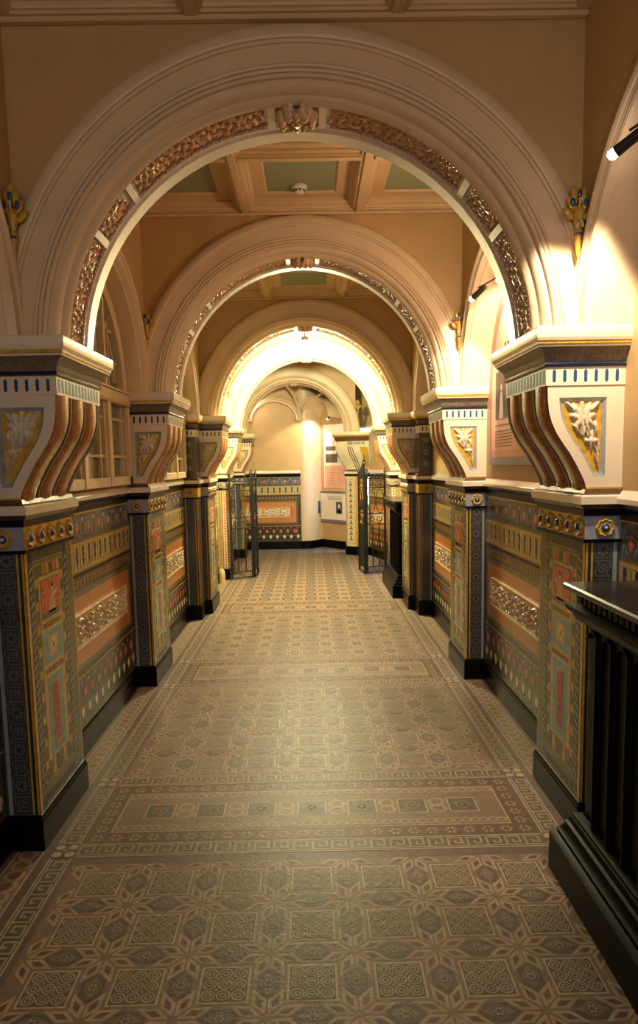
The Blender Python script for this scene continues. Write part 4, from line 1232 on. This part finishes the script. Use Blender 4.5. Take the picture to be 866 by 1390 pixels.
for k in range(14): p.rect(.06+.06*k, .51, .09+.06*k, .535, 'poster_ink', 2); p.rect(.06+.06*k, 1.04, .09+.06*k, 1.065, 'poster_ink', 2)
mb.build('panel', rt, 1, cpos)
mb = MB(); p = Paint(mb, lambda u, v, l: alc(u, .051+l*.001, v))
p.rect(.48, .66, .66, .88, 'poster_photo', 1); p.disc(.57, .80, .035, 'poster_pale', 2, 10); p.poly([(.51,.67),(.63,.67),(.61,.74),(.53,.74)], 'black_paint', 2)
for k in range(3): p.rect(.25, .97-.03*k, .66, .977-.03*k, 'poster_ink', 1)
mb.build('portrait', rt, 1, cpos)
# handset
h0 = alc(.035, .09, .76)
rt = thing('audio_handset', 'dark audio handset hanging at the left end of the information board', 'handset', h0)
mb = MB(); a, b = alc(.03, .09, .66), alc(.03, .09, .88)
mb.tube([(a[0],a[1],a[2]),(a[0],a[1]-.012,.69),(a[0],a[1]-.018,.77),(b[0],b[1]-.012,.85),b], [.020,.024,.015,.024,.020], 'ring_plastic', 10); mb.build('grip', rt, 1, h0, smooth=True)
mb = MB(); mb.tube([(a[0]+.01, a[1]+.02, .66), (a[0]+.03, a[1]+.02, .58), (a[0]+.06, a[1]+.01, .54), (a[0]+.05, a[1]+.03, .62)], .004, 'black_paint', 6); mb.build('cord', rt, 1, h0, smooth=True)

# ------------------------------------------------------------------ lamps
def lamp(name, typ, loc, power, color, size=.1, **k):
    l = bpy.data.lights.new(name, typ); l.energy = power; l.color = color
    if typ == 'POINT': l.shadow_soft_size = size
    if typ == 'AREA': l.size = size
    for a, b in k.items(): setattr(l, a, b)
    o = bpy.data.objects.new(name, l); col.objects.link(o); o.location = loc; return o
# globe lamp hanging in the third bay, mostly hidden behind the third arch
def globe(loc, label, m, power, color, drop=.28, r=.075):
    root = thing('ceiling_lamp', label, 'lamp', loc, 'small globe lamps hanging from the ceiling')
    mb = MB(); mb.ell((0,0,0), (r,r,r), m, 18, 10); mb.build('glass_globe', root, smooth=True)
    mb = MB(); mb.lathe([(.045,r*.75),(.04,r+.03),(.008,r+.04),(.008,drop)], (0,0,0), 'fixture_metal', 12); mb.build('stem', root, smooth=True)
    lamp('globe_light', 'POINT', (loc[0], loc[1], loc[2]-r-.03), power, color, .08)
globe((-.01, 8.70, 3.01), 'bright yellow white globe lamp glaring behind the crown of the third arch', 'lamp_glass', 540, (1,.98,.58), drop=.30)
globe((0, .2, 3.05), 'globe lamp hanging behind the camera', 'lamp_warm', 15, (1,.87,.72), drop=.30)  # added out of view as ambient fill for the near bay
# spots
spot_rail(0, 'thin dark bar across the recess above the first right poster', (1.06, 4.36, 2.63), (1.255, 4.10, 2.70))
spot_fixture((1.06, 4.40, 2.60), (1.06, 4.80, 2.12), 'lit spotlight above the first right poster, aimed at the second pilaster', 62, 66, bdir=(-.25,.32,-.22))
spot_fixture((1.12, 4.16, 2.66), (1.27, 4.42, 2.44), 'spotlight tucked behind the nearest arch, washing the first right poster', 55, 105)  # lamp itself unseen, assumed from the glare on the poster
fr = thing('floodlight', 'small floodlight on the wall, hidden behind the right leg of the nearest arch', 'lamp', (1.06, 3.84, 2.62))  # housing added around a bare fill light that warms this bay
mb = MB(); mb.box(.03, -.05, -.035, .05, .05, .035, 'fixture_metal', .004); mb.tube([(.04,0,0),(.20,0,.03)], .008, 'fixture_metal', 8); mb.build('housing', fr)
mb = MB(); mb.box(.024, -.044, -.030, .030, .044, .030, 'lamp_warm'); mb.build('lens', fr)
lamp('flood_light', 'POINT', (1.02, 3.84, 2.62), 22, (1,.76,.48), .05)
spot_rail(0, 'thin dark bar above the near right poster, cut by the frame', (1.03, 2.28, 2.60), (1.255, 2.05, 2.70))
spot_fixture((1.06, 2.38, 2.60), (1.03, 2.70, 2.10), 'lit spotlight at the right frame edge, aimed at the nearest right pilaster', 90, 74, bdir=(-.30,.30,-.20))
spot_fixture((1.08, 1.95, 2.66), (1.27, 2.10, 2.1), 'spotlight beyond the right frame edge washing the near poster', 10, 100)  # assumed like the washer of the first poster, out of view
# alcove spot
globe((-1.0, 12.85, 2.72), 'globe lamp of the end room, hidden behind the farthest arch', 'lamp_warm', 4, (1,.84,.72), drop=.30)  # hidden fill added to brighten the end room vault
sp = spot_fixture((.37, 12.62, 2.40), (.02, 13.12, 1.95), 'small spotlight in the far alcove aimed at the rounded pier', 75, 80)
mb = MB()
wx0, wx1 = .86, 1.22; wy = lambda x: 12.62+(x-.80)*.1647-.012
mb.add([(wx0,wy(wx0),.85),(wx1,wy(wx1),.85),(wx1,wy(wx1),2.2),(wx0,wy(wx0),2.2)], [(0,1,2,3)], 'daylight_glass')
for (a, b, z0, z1) in ((wx0-.03,wx0,.82,2.23),(wx1,wx1+.03,.82,2.23),(wx0,wx1,.82,.85),(wx0,wx1,2.2,2.23),(wx0,wx1,1.5,1.52)): mb.box(a, wy(a)-.03, z0, b, wy(a)+.008, z1, 'window_wood')
o = mb.build('window_5'); structure(o, 'daylit window of the end room behind the far pilaster')  # unseen window, assumed and added as source of the blue light
w = lamp('window_daylight', 'AREA', (1.0, 12.55, 1.45), 75, (.32,.56,1.0), .4)  # blue light added in front of the assumed window
w.rotation_euler = look((1.0,12.55,1.45), (.30,12.25,.3))
# weak cool fill light added unseen, far behind the camera
w = lamp('door_daylight', 'AREA', (-.4, -2.9, 1.7), 26, (.85,.92,1.0), 1.2); w.rotation_euler = (radians(90), 0, 0)
world = bpy.data.worlds.new('World'); scn.world = world; world.use_nodes = True
world.node_tree.nodes['Background'].inputs[0].default_value = (1,.85,.65,1); world.node_tree.nodes['Background'].inputs[1].default_value = .05

# ------------------------------------------------------------------ camera
cam = bpy.data.cameras.new('Camera'); co = bpy.data.objects.new('Camera', cam); col.objects.link(co); scn.camera = co
F = 951.76; YP = 737.1
cam.sensor_fit = 'VERTICAL'; cam.sensor_height = 36; cam.lens = F*36/1390
cam.shift_y = (YP-695)/1390
cam.clip_start = .05
co.location = (.025, 0, 1.6)
yaw, pitch, roll = .0104, .1139, .019
from mathutils import Matrix
cy_, sy_ = cos(yaw), sin(yaw); cp, sp_ = cos(pitch), sin(pitch)
right = (cy_, -sy_, 0); fwd = (sy_*cp, cy_*cp, -sp_); up = (sy_*sp_, cy_*sp_, cp)
cr, sr = cos(roll), sin(roll)
# image right = cr*right + ... so that (a,b)->(a cr - b sr, a sr + b cr)
R2 = tuple(cr*right[i]-sr*up[i] for i in range(3)); U2 = tuple(sr*right[i]+cr*up[i] for i in range(3))
M = Matrix(((R2[0],U2[0],-fwd[0],0),(R2[1],U2[1],-fwd[1],0),(R2[2],U2[2],-fwd[2],0),(0,0,0,1)))
co.rotation_euler = M.to_euler()
vs = scn.view_settings
vs.view_transform = 'Standard'; vs.look = 'None'; vs.gamma = 1; vs.use_curve_mapping = False; vs.exposure = -0.08
